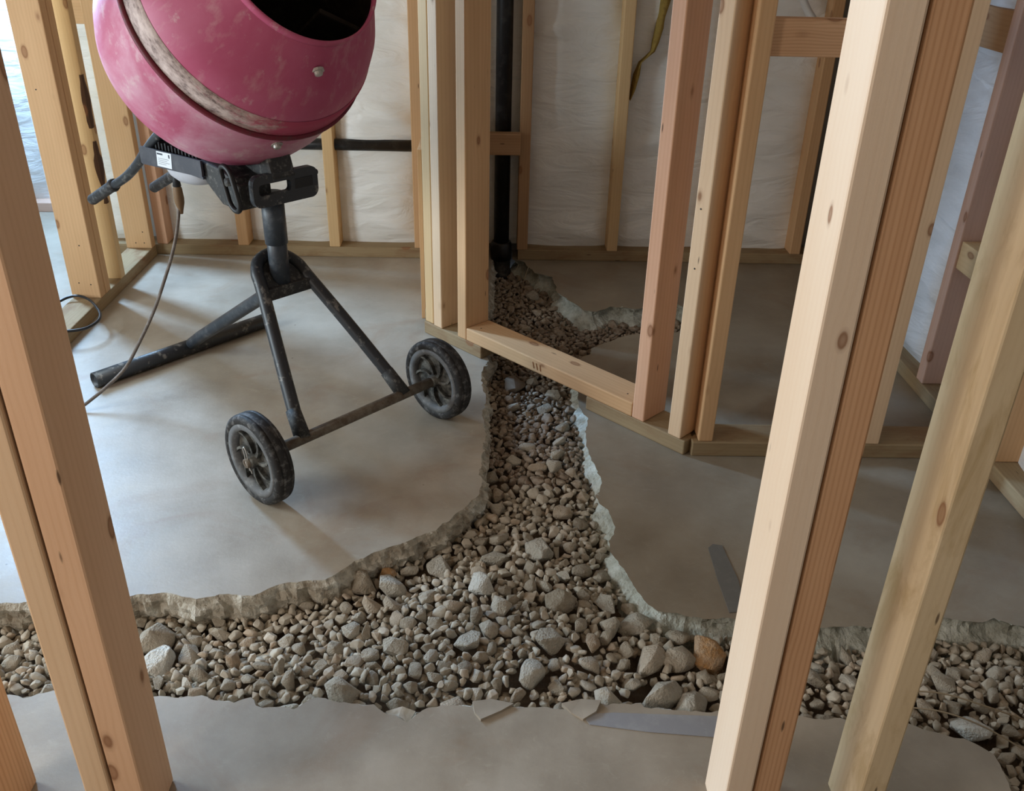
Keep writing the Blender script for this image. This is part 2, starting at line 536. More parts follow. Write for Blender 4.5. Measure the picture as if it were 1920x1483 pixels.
M_SEAM = simple('dark_red_seam', (0.17, 0.018, 0.035), 0.6, 0.3, dust=(0.09, 0.05, 0.045), dust_amt=0.8, scale=40)

# ------------------------------------------------------------------ room shell
CEIL = 2.35
def struct(name, bm, mat):
    return tag(obj(name, bm, mat), kind='structure')

XL, XR, YB, YBL, YF = -2.1, 1.245, 3.215, 3.70, -3.2
bm = bmesh.new()
add_box(bm, (-1.5, YB, -0.15), (XR + 0.1, YB + 0.1, CEIL))
add_box(bm, (-1.6, YB, -0.15), (-1.5, YBL + 0.1, CEIL))
add_box(bm, (XL - 0.1, YBL, -0.15), (-1.5, YBL + 0.1, CEIL))
struct('wall_back', bm, M_BRICKWALL)
struct('wall_right', box_bm((XR, YF, -0.15), (XR + 0.1, YB, CEIL)), M_BRICKWALL)
struct('wall_front', box_bm((XL, YF - 0.1, -0.15), (XR, YF, CEIL)), M_BRICKWALL)
struct('ceiling', box_bm((XL - 0.1, YF - 0.1, CEIL), (XR + 0.1, YBL + 0.1, CEIL + 0.1)), M_CEIL)
bm = bmesh.new()                                   # left wall with one window and added fill-light openings
ys = [YF, FILLWIN2[0], FILLWIN2[1], FILLWIN3[0], FILLWIN3[1], WIN1[0], WIN1[1], YBL]
add_box(bm, (XL - 0.1, ys[0], -0.15), (XL, ys[1], CEIL))
add_box(bm, (XL - 0.1, ys[2], -0.15), (XL, ys[3], CEIL))
add_box(bm, (XL - 0.1, ys[4], -0.15), (XL, ys[5], CEIL))
add_box(bm, (XL - 0.1, ys[6], -0.15), (XL, ys[7], CEIL))
for wn in (WIN1, FILLWIN2, FILLWIN3):
    add_box(bm, (XL - 0.1, wn[0], -0.15), (XL, wn[1], wn[2]))
    add_box(bm, (XL - 0.1, wn[0], wn[3]), (XL, wn[1], CEIL))
struct('wall_left', bm, M_BRICKWALL)
for i, wn in enumerate((WIN1, FILLWIN2, FILLWIN3)):  # frames; the openings nearer the camera are added for fill light
    bm = bmesh.new()
    t = 0.045
    x0, x1 = XL - 0.085, XL - 0.035
    add_box(bm, (x0, wn[0], wn[2]), (x1, wn[1], wn[2] + t))
    add_box(bm, (x0, wn[0], wn[3] - t), (x1, wn[1], wn[3]))
    add_box(bm, (x0, wn[0], wn[2] + t), (x1, wn[0] + t, wn[3] - t))
    add_box(bm, (x0, wn[1] - t, wn[2] + t), (x1, wn[1], wn[3] - t))
    struct('window_%d' % (i + 1), bm, M_WHITEPVC)

# ------------------------------------------------------------------ concrete slabs round the trench
EDGE_L = [(-0.888, 1.26), (-0.795, 1.267), (-0.72, 1.271), (-0.663, 1.28), (-0.65, 1.289), (-0.616, 1.292), (-0.573, 1.29), (-0.541, 1.276), (-0.5, 1.291), (-0.441, 1.288), (-0.415, 1.307), (-0.373, 1.33), (-0.314, 1.332), (-0.283, 1.368), (-0.263, 1.393), (-0.234, 1.413), (-0.183, 1.443), (-0.141, 1.471), (-0.108, 1.5), (-0.079, 1.539), (-0.059, 1.57), (-0.026, 1.62), (-0.019, 1.656), (-0.027, 1.711), (-0.026, 1.772), (-0.022, 1.819), (-0.012, 1.866), (-0.019, 1.899), (-0.023, 1.984), (-0.017, 2.048), (-0.026, 2.116), (-0.033, 2.165), (-0.028, 2.236), (-0.012, 2.28), (-0.026, 2.407), (-0.033, 2.547), (-0.028, 2.639), (-0.015, 2.755), (-0.013, 2.91), (-0.009, 3.101), (-0.012, 3.2)]
EDGE_R = [(0.067, 3.2), (0.069, 3.116), (0.105, 3.09), (0.144, 2.983), (0.204, 2.939), (0.213, 2.797), (0.254, 2.72), (0.293, 2.651), (0.326, 2.639), (0.381, 2.685), (0.462, 2.67), (0.563, 2.705), (0.605, 2.716), (0.624, 2.65), (0.601, 2.545), (0.566, 2.496), (0.528, 2.495), (0.414, 2.471), (0.375, 2.443), (0.334, 2.408), (0.29, 2.37), (0.282, 2.334), (0.238, 2.288), (0.224, 2.16), (0.224, 2.055), (0.23, 1.998), (0.242, 1.931), (0.228, 1.897), (0.227, 1.825), (0.234, 1.764), (0.249, 1.671), (0.231, 1.617), (0.248, 1.56), (0.257, 1.51), (0.241, 1.457), (0.244, 1.42), (0.259, 1.371), (0.273, 1.333), (0.284, 1.298), (0.308, 1.255), (0.34, 1.25), (0.387, 1.232), (0.438, 1.239), (0.495, 1.225), (0.559, 1.212), (0.604, 1.214), (0.684, 1.217), (0.762, 1.232), (0.838, 1.239), (0.876, 1.234), (0.929, 1.238), (0.972, 1.22), (1.1, 1.19), (1.22, 1.18)]
EDGE_F = [(-1.3, 1.05), (-1.0, 1.045), (-0.786, 1.048), (-0.767, 1.044), (-0.747, 1.042), (-0.709, 1.054), (-0.632, 1.045), (-0.544, 1.044), (-0.525, 1.048), (-0.496, 1.042), (-0.468, 1.049), (-0.443, 1.042), (-0.408, 1.036), (-0.385, 1.04), (-0.369, 1.028), (-0.358, 1.024), (-0.312, 1.024), (-0.297, 1.034), (-0.281, 1.046), (-0.258, 1.041), (-0.239, 1.034), (-0.212, 1.032), (-0.183, 1.028), (-0.162, 1.009), (-0.148, 1.005), (-0.13, 0.996), (-0.116, 1.01), (-0.098, 1.024), (-0.074, 1.028), (-0.022, 1.029), (-0.005, 1.022), (0.033, 1.027), (0.095, 1.027), (0.135, 1.022), (0.169, 1.032), (0.244, 1.035), (0.249, 1.024), (0.315, 1.022), (0.37, 1.021), (0.432, 1.016), (0.504, 1.015), (0.524, 1.005), (0.564, 1.008), (0.618, 1.004), (0.672, 0.997), (0.711, 0.977), (0.763, 0.957), (0.778, 0.942), (0.781, 0.924), (0.772, 0.889), (0.775, 0.82), (0.79, 0.7), (0.80, 0.5), (0.86, 0.3), (1.0, 0.2), (1.22, 0.18)]
EDGE_L = [(-2.09, 1.24), (-1.6, 1.255), (-1.2, 1.25), (-1.0, 1.265)] + EDGE_L
EDGE_F = [(-2.09, 1.06), (-1.6, 1.04)] + EDGE_F


def densify(edge, step, amp, seed):
    out = []
    for (x0, y0), (x1, y1) in zip(edge, edge[1:]):
        L = math.hypot(x1 - x0, y1 - y0)
        n = max(1, int(L / step))
        for k in range(n):
            t = k / n
            x, y = x0 + (x1 - x0) * t, y0 + (y1 - y0) * t
            nv = noise.noise_vector(Vector((x * 38, y * 38, seed)))
            nw = noise.noise_vector(Vector((x * 120, y * 120, seed + 3)))
            out.append((x + nv.x * amp + nw.x * amp * 0.5, y + nv.y * amp + nw.y * amp * 0.5))
    out.append(edge[-1])
    return out


def slab(name, edge, rest, seed, side_out, flip, top_mat=None, rows=None, side_mat=None):
    """edge: trench side (jagged, with a broken face); rest: the straight remainder of the outline"""
    E_ = densify(edge, 0.008, 0.006, seed)
    bm = bmesh.new()
    top = [bm.verts.new((x, y, 0)) for x, y in E_]
    rst = [bm.verts.new((x, y, 0)) for x, y in rest]
    loop = top + rst
    edges = [bm.edges.new((loop[i], loop[(i + 1) % len(loop)])) for i in range(len(loop))]
    r = bmesh.ops.triangle_fill(bm, edges=edges, use_beauty=True, normal=(0, 0, 1))
    for f in bm.faces:
        if f.normal.z < 0: f.normal_flip()
        f.material_index = 0
    # broken face: rows going down, pushed outwards unevenly
    n = len(E_)
    nrm = []
    for i in range(n):
        a, b = E_[max(0, i - 2)], E_[min(n - 1, i + 2)]
        t = Vector((b[0] - a[0], b[1] - a[1], 0)).normalized()
        nrm.append(Vector((t.y, -t.x, 0)) * flip)
    prev = top
    rows = rows or [(-0.004, 0.003), (-0.011, 0.007), (-0.019, 0.010), (-0.028, 0.012), (-0.037, 0.013), (-0.046, 0.011), (-0.056, 0.007), (-0.07, 0.0), (-0.11, -0.02)]
    for j, (z, o) in enumerate(rows):
        cur = []
        for i in range(n):
            p = Vector((E_[i][0], E_[i][1], z))
            q = noise.noise(Vector((p.x * 45, p.y * 45, z * 60 + seed))) + 0.55 * noise.noise(Vector((p.x * 120, p.y * 120, z * 140 + seed))) + 0.3 * noise.noise(Vector((p.x * 290, p.y * 290, z * 300 + seed)))
            off = o * side_out + q * (0.004 + 0.008 * min(1, j / 2))
            cur.append(bm.verts.new(p + nrm[i] * off + Vector((0, 0, 0.004 * q if j < 6 else 0))))
        for i in range(n - 1):
            f = bm.faces.new((prev[i], prev[i + 1], cur[i + 1], cur[i]))
            f.material_index = 1
        prev = cur
    bmesh.ops.recalc_face_normals(bm, faces=[f for f in bm.faces if f.material_index == 1])
    o = obj(name, bm, [top_mat or M_TOP, side_mat or M_BROKEN])
    return tag(o, kind='structure')

FL = slab('floor', EDGE_L, [(-0.012, 3.75), (-2.09, 3.75)], 1.0, 1.0, 1)
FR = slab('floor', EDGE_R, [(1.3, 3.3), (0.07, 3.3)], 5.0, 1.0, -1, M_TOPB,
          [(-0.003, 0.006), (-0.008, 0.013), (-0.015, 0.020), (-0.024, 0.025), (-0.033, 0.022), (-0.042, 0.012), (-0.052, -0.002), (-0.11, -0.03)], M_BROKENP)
FF = slab('floor', EDGE_F, [(1.3, -3.2), (-2.09, -3.2)], 9.0, 0.5, -1)
tag(FL, 'grey concrete floor slab under the mixer, broken along the gravel trench')
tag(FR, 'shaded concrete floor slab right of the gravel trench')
tag(FF, 'bluish concrete floor slab in front of the gravel trench')

# trench bottom
POLY_L = EDGE_L + [(-0.012, 3.75), (-2.09, 3.75)]
POLY_R = EDGE_R + [(1.3, 3.3), (0.07, 3.3)]
POLY_F = EDGE_F + [(1.3, -3.2), (-2.09, -3.2)]
bm = bmesh.new()
NX, NY = 110, 90
vs = [[bm.verts.new((-2.09 + 3.33 * i / NX, 0.15 + 3.05 * j / NY,
                     -0.082 + 0.008 * noise.noise(Vector((i * 0.35, j * 0.35, 2))))) for j in range(NY + 1)] for i in range(NX + 1)]
for i in range(NX):
    for j in range(NY):
        f = bm.faces.new((vs[i][j], vs[i + 1][j], vs[i + 1][j + 1], vs[i][j + 1]))
        f.smooth = True
tag(obj('trench_soil', bm, M_SOIL), kind='structure')

# ------------------------------------------------------------------ gravel
def inpoly(px, py, poly):
    res = np.zeros(px.shape, bool)
    n = len(poly)
    for i in range(n):
        x0, y0 = poly[i]; x1, y1 = poly[(i + 1) % n]
        if y0 == y1: continue
        c = ((y0 > py) != (y1 > py)) & (px < (x1 - x0) * (py - y0) / (y1 - y0) + x0)
        res ^= c
    return res

GX0, GX1, GY0, GY1, GS = -1.42, 1.22, 0.62, 3.19, 0.003
gx = np.arange(GX0, GX1, GS); gy = np.arange(GY0, GY1, GS)
PX, PY = np.meshgrid(gx, gy, indexing='ij')
BLOCK = inpoly(PX, PY, POLY_L) | inpoly(PX, PY, POLY_R) | inpoly(PX, PY, POLY_F)
MASK = ~BLOCK


def level(x, y):
    """top of the fill: heaped at the junction, lower along the slabs and towards the pipe"""
    z = -0.052 + 0.026 * math.exp(-(((x - 0.02) / 0.30) ** 2 + ((y - 1.22) / 0.16) ** 2))
    z += 0.010 * math.exp(-((y - 1.10) / 0.06) ** 2)
    z -= 0.012 * math.exp(-((x - 0.25) / 0.05) ** 2) * (y > 1.22)
    z -= 0.006 * (y > 1.9)
    return z + 0.007 * noise.noise(Vector((x * 7, y * 7, 4.2)))

def stone_variant(seed, npts, aniso, bevel):
    rnd = random.Random(seed)
    bm = bmesh.new()
    for _ in range(npts):
        v = Vector((rnd.gauss(0, 1), rnd.gauss(0, 1), rnd.gauss(0, 1))).normalized()
        v *= rnd.uniform(0.86, 1.06)
        bm.verts.new((v.x * aniso[0], v.y * aniso[1], v.z * aniso[2]))
    r = bmesh.ops.convex_hull(bm, input=bm.verts[:])
    bmesh.ops.delete(bm, geom=[v for v in bm.verts if not v.link_faces], context='VERTS')
    bmesh.ops.dissolve_limit(bm, angle_limit=0.2, verts=bm.verts[:], edges=bm.edges[:])
    if bevel:
        bmesh.ops.bevel(bm, geom=bm.edges[:], offset=bevel, segments=1, affect='EDGES', profile=0.5, clamp_overlap=True)
    bmesh.ops.triangulate(bm, faces=bm.faces[:])
    bm.normal_update()
    me = bpy.data.meshes.new('gravel_stone')
    bm.to_mesh(me)
    bm.free()
    return me

VARS = []
for i in range(36):
    rr = random.Random(100 + i)
    an = (1.0, rr.uniform(0.62, 0.95), rr.uniform(0.45, 0.75))
    me = stone_variant(200 + i, rr.choice((14, 16, 20, 24)), an, 0.10 if i % 3 else 0.06)
    me.polygons.foreach_set('use_smooth', [i % 3 != 0] * len(me.polygons))
    co = np.empty(len(me.vertices) * 3); me.vertices.foreach_get('co', co)
    me.calc_loop_triangles()
    tr = np.empty(len(me.loop_triangles) * 3, int); me.loop_triangles.foreach_get('vertices', tr)
    VARS.append((me, co.reshape(-1, 3), tr.reshape(-1, 3), an, i % 3 != 0))

STONES = []       # x, y, z, r, variant, euler
OCC = np.zeros(MASK.shape, bool)


def put(x, y, r, lift=0.2, tilt=0.3, var=None, force=False, overlap=0.10, sunk=0.0, mark=True):
    ix, iy = int((x - GX0) / GS), int((y - GY0) / GS)
    if not (0 <= ix < MASK.shape[0] and 0 <= iy < MASK.shape[1]): return False
    if not force and (OCC[ix, iy] or BLOCK[ix, iy]): return False
    k = int(math.ceil(r / GS))
    if ix - k < 0 or iy - k < 0 or ix + k + 1 >= MASK.shape[0] or iy + k + 1 >= MASK.shape[1]: return False
    v = int(rng.integers(len(VARS))) if var is None else var
    an = VARS[v][3]
    rz = rng.uniform(0, 6.283)
    q = np.arange(-k, k + 1) * GS
    cs, sn = math.cos(rz), math.sin(rz)
    u = (q[:, None] * cs + q[None, :] * sn) / (r * 0.95)
    w = (-q[:, None] * sn + q[None, :] * cs) / (r * 0.95 * an[1])
    foot = (u * u + w * w) < 0.90
    sl = (slice(ix - k, ix + k + 1), slice(iy - k, iy + k + 1))
    if not force:
        if BLOCK[sl][foot].mean() > 0.10: return False
        if mark and OCC[sl][foot].mean() > overlap: return False
    if mark: OCC[sl] |= foot
    c = r * an[2]
    z = level(x, y) + c * lift - sunk
    STONES.append((x, y, z, r, v, (rng.normal(0, tilt), rng.normal(0, tilt), rz)))
    return True


def drop(n, rlo, rhi, region=None, tries=20, power=1.0, **kw):
    placed = 0
    for _ in range(n * tries):
        if placed >= n: break
        x = rng.uniform(-1.25, 1.2); y = rng.uniform(0.66, 3.12)
        ix, iy = int((x - GX0) / GS), int((y - GY0) / GS)
        if BLOCK[ix, iy] or (kw.get('mark', True) and OCC[ix, iy]): continue
        if region and not region(x, y): continue
        r = rlo + (rhi - rlo) * rng.random() ** power
        if put(x, y, r, **kw): placed += 1

NEAR = lambda x, y: y < 1.75
FAR = lambda x, y: y >= 1.75
MID = lambda x, y: y < 1.7 and -0.35 < x < 0.6
# rocks that stand out in the photograph: x, y, size, material, tilt, label
SPECIAL = [
    (-0.014, 1.360, 0.036, M_WHITESTONE, 'chalk-white lump of rubble in the middle of the gravel'),
    (-0.205, 1.402, 0.021, M_RUSTSTONE, 'small orange-ochre stone by the broken edge of the mixer slab'),
    (-0.190, 1.362, 0.037, M_PALESTONE, 'long pale slanted rock just below the orange stone'),
    (-0.248, 1.372, 0.036, M_STONE, 'brown-grey flat rock leaning under the mixer slab edge'),
    (-0.578, 1.165, 0.040, M_WHITESTONE, 'pale angular rock with white streaks beside the left doubled stud'),
    (-0.600, 1.215, 0.042, M_STONE, 'big round brown stone behind the left doubled stud'),
    (0.392, 1.180, 0.044, M_RUSTSTONE, 'tall orange-tan pyramid-shaped rock beside the bleached stud'),
    (0.335, 1.165, 0.040, M_STONE, 'upright brown rock next to the orange pyramid rock'),
    (0.278, 1.160, 0.044, M_STONE, 'broad tan boulder left of the upright brown rock'),
    (0.285, 1.085, 0.050, M_PALESTONE, 'long rough rubble chunk lying against the front slab edge'),
    (0.335, 1.055, 0.042, M_PALESTONE, 'rough pale chunk half under the front slab edge by the bleached stud'),
    (0.075, 1.118, 0.036, M_PALESTONE, 'smooth triangular tan rock pointing up near the front slab'),
    (-0.100, 1.430, 0.038, M_PALESTONE, 'yellowish tall rock at the curve of the mixer slab edge'),
    (0.100, 1.480, 0.040, M_PALESTONE, 'cracked pale rock at the mouth of the narrow trench'),
    (0.010, 1.455, 0.036, M_PALESTONE, 'pale fractured rock left of the trench mouth'),
    (0.130, 1.310, 0.038, M_STONE, 'rounded grey boulder in the right part of the gravel junction'),
    (0.225, 1.315, 0.036, M_PALESTONE, 'yellow-grey rock tucked under the right slab edge'),
    (0.270, 1.262, 0.036, M_PALESTONE, 'oblong pale block wedged below the right slab corner'),
    (-0.040, 1.195, 0.034, M_PALESTONE, 'oval light-rimmed stone in the lower middle of the gravel'),
    (-0.245, 1.085, 0.036, M_STONE, 'brown plate-like rock standing by the front slab notch'),
    (0.110, 1.195, 0.036, M_PALESTONE, 'speckled square rock right of the triangular tan rock'),
    (0.80, 1.03, 0.040, M_WHITESTONE, 'whitish rock in the gravel by the far right frame edge'),
    (0.060, 2.230, 0.040, M_SOILSTONE, 'flat muddy stone in the trench right under the raised sill board'),
    (0.215, 2.385, 0.042, M_STONE, 'muddy round cobble behind the raised sill board'),
    (0.135, 2.885, 0.034, M_PALESTONE, 'grey cobble at the foot of the black drain pipe'),
]
SPECIAL_OBJS = []
for x, y, r, m, lab in SPECIAL:
    if put(x, y, r, 0.30, 0.30, force=True):
        SPECIAL_OBJS.append((STONES.pop(), m, lab))
# one close-packed layer, big stones first, then a lower bed that shows in the gaps
drop(46, 0.022, 0.030, region=MID, lift=0.30)
drop(40, 0.018, 0.026, region=lambda x, y: y < 1.4 and x < -0.3, lift=0.25)
drop(60, 0.018, 0.028, region=lambda x, y: y < 1.3 and x > 0.3, lift=0.25)
drop(60, 0.018, 0.030, region=FAR, lift=0.2)
drop(420, 0.0145, 0.020, region=NEAR, lift=0.25, tilt=0.4)
drop(260, 0.0125, 0.018, region=FAR, lift=0.2, tilt=0.4)
drop(1500, 0.0105, 0.0145, region=NEAR, lift=0.3, tilt=0.5, overlap=0.14, tries=40)
drop(800, 0.009, 0.013, region=FAR, lift=0.25, tilt=0.5, overlap=0.14, tries=40)
drop(2600, 0.0065, 0.010, region=NEAR, lift=0.3, tilt=0.6, overlap=0.18, tries=40)
drop(1200, 0.006, 0.009, region=FAR, lift=0.3, tilt=0.6, overlap=0.18, tries=40)
drop(260, 0.008, 0.013, region=NEAR, lift=0.9, tilt=0.7, mark=False)
BED = len(STONES)
drop(3400, 0.010, 0.015, mark=False, sunk=0.010, tilt=0.6)

CAMP = Vector((0, 0, 1.13))
vis = [(s[3] / (Vector(s[:3]) - CAMP).length if s[0] > -0.9 and i < BED else 0.0, i) for i, s in enumerate(STONES)]
vis.sort(reverse=True)
pick = {i for sc, i in vis[:270] if sc > 0}
VMESH = {}
for i in sorted(pick):
    x, y, z, r, v, e = STONES[i]
    me = VARS[v][0]
    o = obj('gravel_stone', me, M_STONE)
    o.location = (x, y, z); o.scale = (r, r, r); o.rotation_euler = e
    tag(o, 'loose tan-grey crushed stone lying in the gravel of the floor trench', 'stone', 'gravel stones in the floor trench')
for (x, y, z, r, v, e), m, lab in SPECIAL_OBJS:
    bm = bmesh.new()
    bm.from_mesh(VARS[v][0])
    bmesh.ops.subdivide_edges(bm, edges=bm.edges[:], cuts=1, use_grid_fill=True)
    for vt in bm.verts:
        q = noise.noise(vt.co * 2.3 + Vector((x * 50, y * 50, 0))) * 0.07 + noise.noise(vt.co * 6 + Vector((x * 50, 0, 0))) * 0.025
        vt.co *= 1 + q
    o = obj('rock', bm, m)
    o.location = (x, y, z); o.scale = (r, r, r); o.rotation_euler = e
    tag(o, lab, 'rock')

# everything else in the trench is one heap of gravel nobody could count
def heap(name, idx, mat, label):
    V, F, S = [], [], []
    base = 0
    for i in idx:
        x, y, z, r, v, e = STONES[i]
        M = np.array(Euler(e).to_matrix()) * r
        V.append(VARS[v][1] @ M.T + np.array((x, y, z)))
        F.append(VARS[v][2] + base)
        S.append(np.full(len(VARS[v][2]), VARS[v][4]))
        base += len(VARS[v][1])
    V = np.concatenate(V); F = np.concatenate(F); S = np.concatenate(S)
    me = bpy.data.meshes.new(name)
    me.vertices.add(len(V)); me.vertices.foreach_set('co', V.ravel())
    me.loops.add(F.size); me.loops.foreach_set('vertex_index', F.ravel())
    me.polygons.add(len(F)); me.polygons.foreach_set('loop_start', np.arange(0, F.size, 3)); me.polygons.foreach_set('loop_total', np.full(len(F), 3))
    me.polygons.foreach_set('use_smooth', S)
    me.update(calc_edges=True)
    me.validate()
    o = obj(name, me, mat)
    return tag(o, label, 'gravel', kind='stuff')

rest_i = [i for i in range(len(STONES)) if i not in pick]
heap('gravel', [i for i in rest_i if STONES[i][1] < 1.72], M_GRAVEL, 'grey-tan gravel filling the wide trench across the floor')
heap('muddy_gravel', [i for i in rest_i if STONES[i][1] >= 1.72], M_SOILSTONE, 'brown muddy gravel in the narrow trench leading to the black pipe')

# ------------------------------------------------------------------ lumber
def lumber(name, p0, length, w, d, mat, label, cat, axis='z', rz=0.0, group=None, bevel=0.003):
    """box with a corner at p0; w across (local x), d deep (local y), length along local z"""
    bm = box_bm((0, 0, 0), (w, d, length), bevel, 2)
    o = obj(name, bm, mat)
    for p in o.data.polygons: p.use_smooth = False
    o.location = p0
    if axis == 'z': o.rotation_euler = (0, 0, rz)
    elif axis == 'x':            # length runs along world x turned by rz; local x up
        o.rotation_euler = Matrix(((0, 0, 1), (0, 1, 0), (-1, 0, 0))).to_euler()
        o.rotation_euler = (Matrix.Rotation(rz, 3, 'Z') @ Matrix(((0, 0, 1), (0, 1, 0), (-1, 0, 0)))).to_euler()
        o.location = Vector(p0) + Vector((0, 0, w))
    return tag(o, label, cat, group)

PT = 0.038
TOPZ = CEIL
# -- near framing (the photographer looks through it)
def near_stud(x, w, mat, label, y=0.80, d=0.086):
    return lumber('wall_stud', (x, y, 0.0), TOPZ, w, d, mat, label, 'stud')
near_stud(-0.534, 0.0355, W['pale'], 'pale near stud, left one of the doubled pair at the left')
near_stud(-0.4965, 0.0385, W['peach'], 'orange-brown near stud nailed to the right of the pale left stud').location.y = 0.803
near_stud(-0.690, 0.036, W['orange'], 'orange near stud cut off by the lower left frame corner')
near_stud(0.3205, 0.0365, W['overlit'], 'bleached white near stud with its brightly lit face to the left')
near_stud(0.3595, 0.0365, W['orange'], 'orange streaky near stud nailed against the bleached white stud').location.y = 0.803
near_stud(0.503, 0.0355, W['pale_stained'], 'pale near stud with stained knots at the far right').location.y = 0.80

# -- back wall framing: Y 3.11 .. 3.199
YS = 3.11
lumber('sole_plate', (-1.46, YS, 0), 1.425, PT, 0.089, W['treated'], 'long greenish sole plate at the foot of the back wall, left of the black pipe', 'plate', axis='x')
lumber('sole_plate', (0.085, YS, 0), 1.15, PT, 0.089, W['treated'], 'long greenish sole plate at the foot of the back wall, right of the black pipe', 'plate', axis='x')
BSTUD = [(-0.922, 'tan', 'back wall stud seen below the mixer motor'),
         (-0.594, 'yellow', 'back wall stud with the black horizontal pipe passing behind it'),
         (-0.288, 'tan', 'back wall stud half hidden left of the angled wall studs'),
         (0.082, 'brown', 'dark back wall stud just right of the black drain pipe'),
         (0.408, 'yellow', 'back wall stud next to the torn insulation'),
         (0.745, 'tan', 'back wall stud hidden behind the angled wall corner studs'),
         (1.078, 'tan', 'back wall stud below the high blocking near the right corner')]
for x, m, l in BSTUD:
    lumber('wall_stud', (x, YS, PT), TOPZ - PT, 0.038, 0.089, W[m], l, 'stud')
lumber('wall_block', (-0.060, 3.066, 0.388), 0.145, 0.072, 0.038, W['brown'], 'short brown block nailed across the black drain pipe', 'block', axis='x')

# -- left partition: X -1.303 .. -1.214
lumber('sole_plate', (-1.214, 1.95, 0), 1.155, PT, 0.089, W['treated'], 'sole plate of the left partition running back to the corner', 'plate', axis='x', rz=math.pi / 2)
LST = [(2.600, 'tan', 'broad pale stud of the left partition, front one of its doubled pair'),
       (2.640, 'tan', 'second stud nailed behind the broad pale left partition stud'),
       (3.062, 'tan', 'left partition stud standing against the back wall corner')]
for y, m, l in LST:
    lumber('wall_stud', (-1.303, y, PT), TOPZ - PT, 0.089, 0.038, W[m], l, 'stud')
o = lumber('wall_stud', (-1.296, 2.765, PT), TOPZ - PT, 0.083, 0.036, W['yellow'], 'yellow left partition stud with a dark bark edge', 'stud')
bm = bmesh.new()
ring = []
for i in range(120):
    z = 0.02 + i * 0.0192
    w = 0.002 + 0.022 * max(0.0, 0.35 + noise.noise(Vector((z * 7, 1.3, 0))) + 0.5 * noise.noise(Vector((z * 23, 4.1, 0))))
    ring.append((w, [bm.verts.new(c) for c in ((0.0832 - w * 0.9, -0.0012, z), (0.0836, -0.0016, z), (0.0842 + w * 0.12, min(0.034, w * 1.1), z), (0.0832, min(0.0355, 0.004 + w * 1.9), z))]))
for (wa, a), (wb, b) in zip(ring, ring[1:]):
    if a[0].co.z < 0.24 or min(wa, wb) < 0.0045: continue
    for k in range(3): bm.faces.new((a[k], a[k + 1], b[k + 1], b[k]))
bmesh.ops.delete(bm, geom=[v for v in bm.verts if not v.link_faces], context='VERTS')
bmesh.ops.recalc_face_normals(bm, faces=bm.faces[:])
tag(obj('bark_edge', bm, W['bark'], o), 'dark brown bark strip')
lumber('wall_stud', (-1.212, 3.112, PT), TOPZ - PT, 0.038, 0.086, W['pink'], 'corner stud of the back wall beside the left partition', 'stud')
lumber('wall_block', (-1.36, 3.075, 0.775), 0.056, 0.089, 0.036, W['tan'], 'short tan block high between left partition and outer room', 'block', axis='x')
# outer room behind the left partition
lumber('sole_plate', (-2.09, 3.585, 0), 0.58, PT, 0.089, W['rosy'], 'rosy sole plate of the far outer room wall at the left', 'plate', axis='x')

# -- angled wall: front line from (-.2, 2.458) along t
T = Vector((0.698, -0.716, 0)); AR = math.atan2(T.y, T.x)
NB = Vector((0.716, 0.698, 0))         # towards the back
P0 = Vector((-0.2, 2.458, 0))
def diag(s, z=0.0, b=0.0): return P0 + T * s + NB * b + Vector((0, 0, z))
def dstud(s, mat, label, z=PT, w=0.036, b=0.0):
    return lumber('wall_stud', diag(s, z, b), TOPZ - z, w, 0.089, W[mat], label, 'stud', rz=AR)
lumber('sole_plate', diag(-0.01), 0.247, PT, 0.089, W['treated'], 'short sole plate of the angled wall ending at the left side of the trench', 'plate', axis='x', rz=AR)
lumber('sole_plate', diag(0.629), 0.305, PT, 0.089, W['treated'], 'short sole plate of the angled wall right of the trench, up to the corner', 'plate', axis='x', rz=AR)
dstud(-0.008, 'yellow', 'leftmost stud of the angled wall, mostly hidden by its neighbour', b=0.004)
dstud(0.034, 'pale', 'second stud of the angled wall with a pale narrow edge')
dstud(0.139, 'tan', 'angled wall stud where the left end of the raised sill board butts')
dstud(0.776, 'pink', 'pinkish angled wall stud where the right end of the raised sill board butts')
dstud(0.884, 'pale', 'pale-edged angled wall stud nearest the wall corner')
sill = lumber('sill_board', diag(0.176, PT), 0.599, PT, 0.089, W['tan'], 'raised sill board bridging the gravel trench between two angled wall studs', 'board', axis='x', rz=AR)
# crayon marks on its front edge
for k, (a, b) in enumerate(((0.262, 0.268), (0.274, 0.281), (0.288, 0.292))):
    bm = bmesh.new()
    h0, h1 = (0.010, 0.030), (0.012, 0.032)
    c = [(-h0[0] * 0 + 0, 0, 0)]
    # local x points down from the top edge, local z runs along the board
    v = [bm.verts.new(p) for p in ((0.010, -0.0006, a), (0.010, -0.0006, a + 0.0035), (0.028, -0.0006, b + 0.002), (0.028, -0.0006, b - 0.0015))]
    bm.faces.new(v)
    obj('crayon_mark', bm, M_PENCIL, sill)

# -- return wall from the angled wall to the back wall, seen edge-on
lumber('sole_plate', (-0.121, 2.545, 0), 0.563, PT, 0.089, W['treated'], 'sole plate running back from the angled wall to the back wall', 'plate', axis='x', rz=math.pi / 2)
for y, l in ((2.60, 'return wall stud just behind the left end of the angled wall'), (2.86, 'return wall stud midway between angled wall and back wall'), (3.068, 'return wall stud against the back wall left of the drain pipe')):
    lumber('wall_stud', (-0.21, y, PT), TOPZ - PT, 0.089, 0.038, W['tan'], l, 'stud')

tag(obj('occluder_sheet', box_bm((-0.2225, 2.57, 0.0), (-0.2105, 3.105, 0.52), 0.001), W['tan']), 'plywood sheet added to shade the floor between angled wall and back wall', 'occluder')  # unseen sheet, added only to block light from the floor behind the angled wall

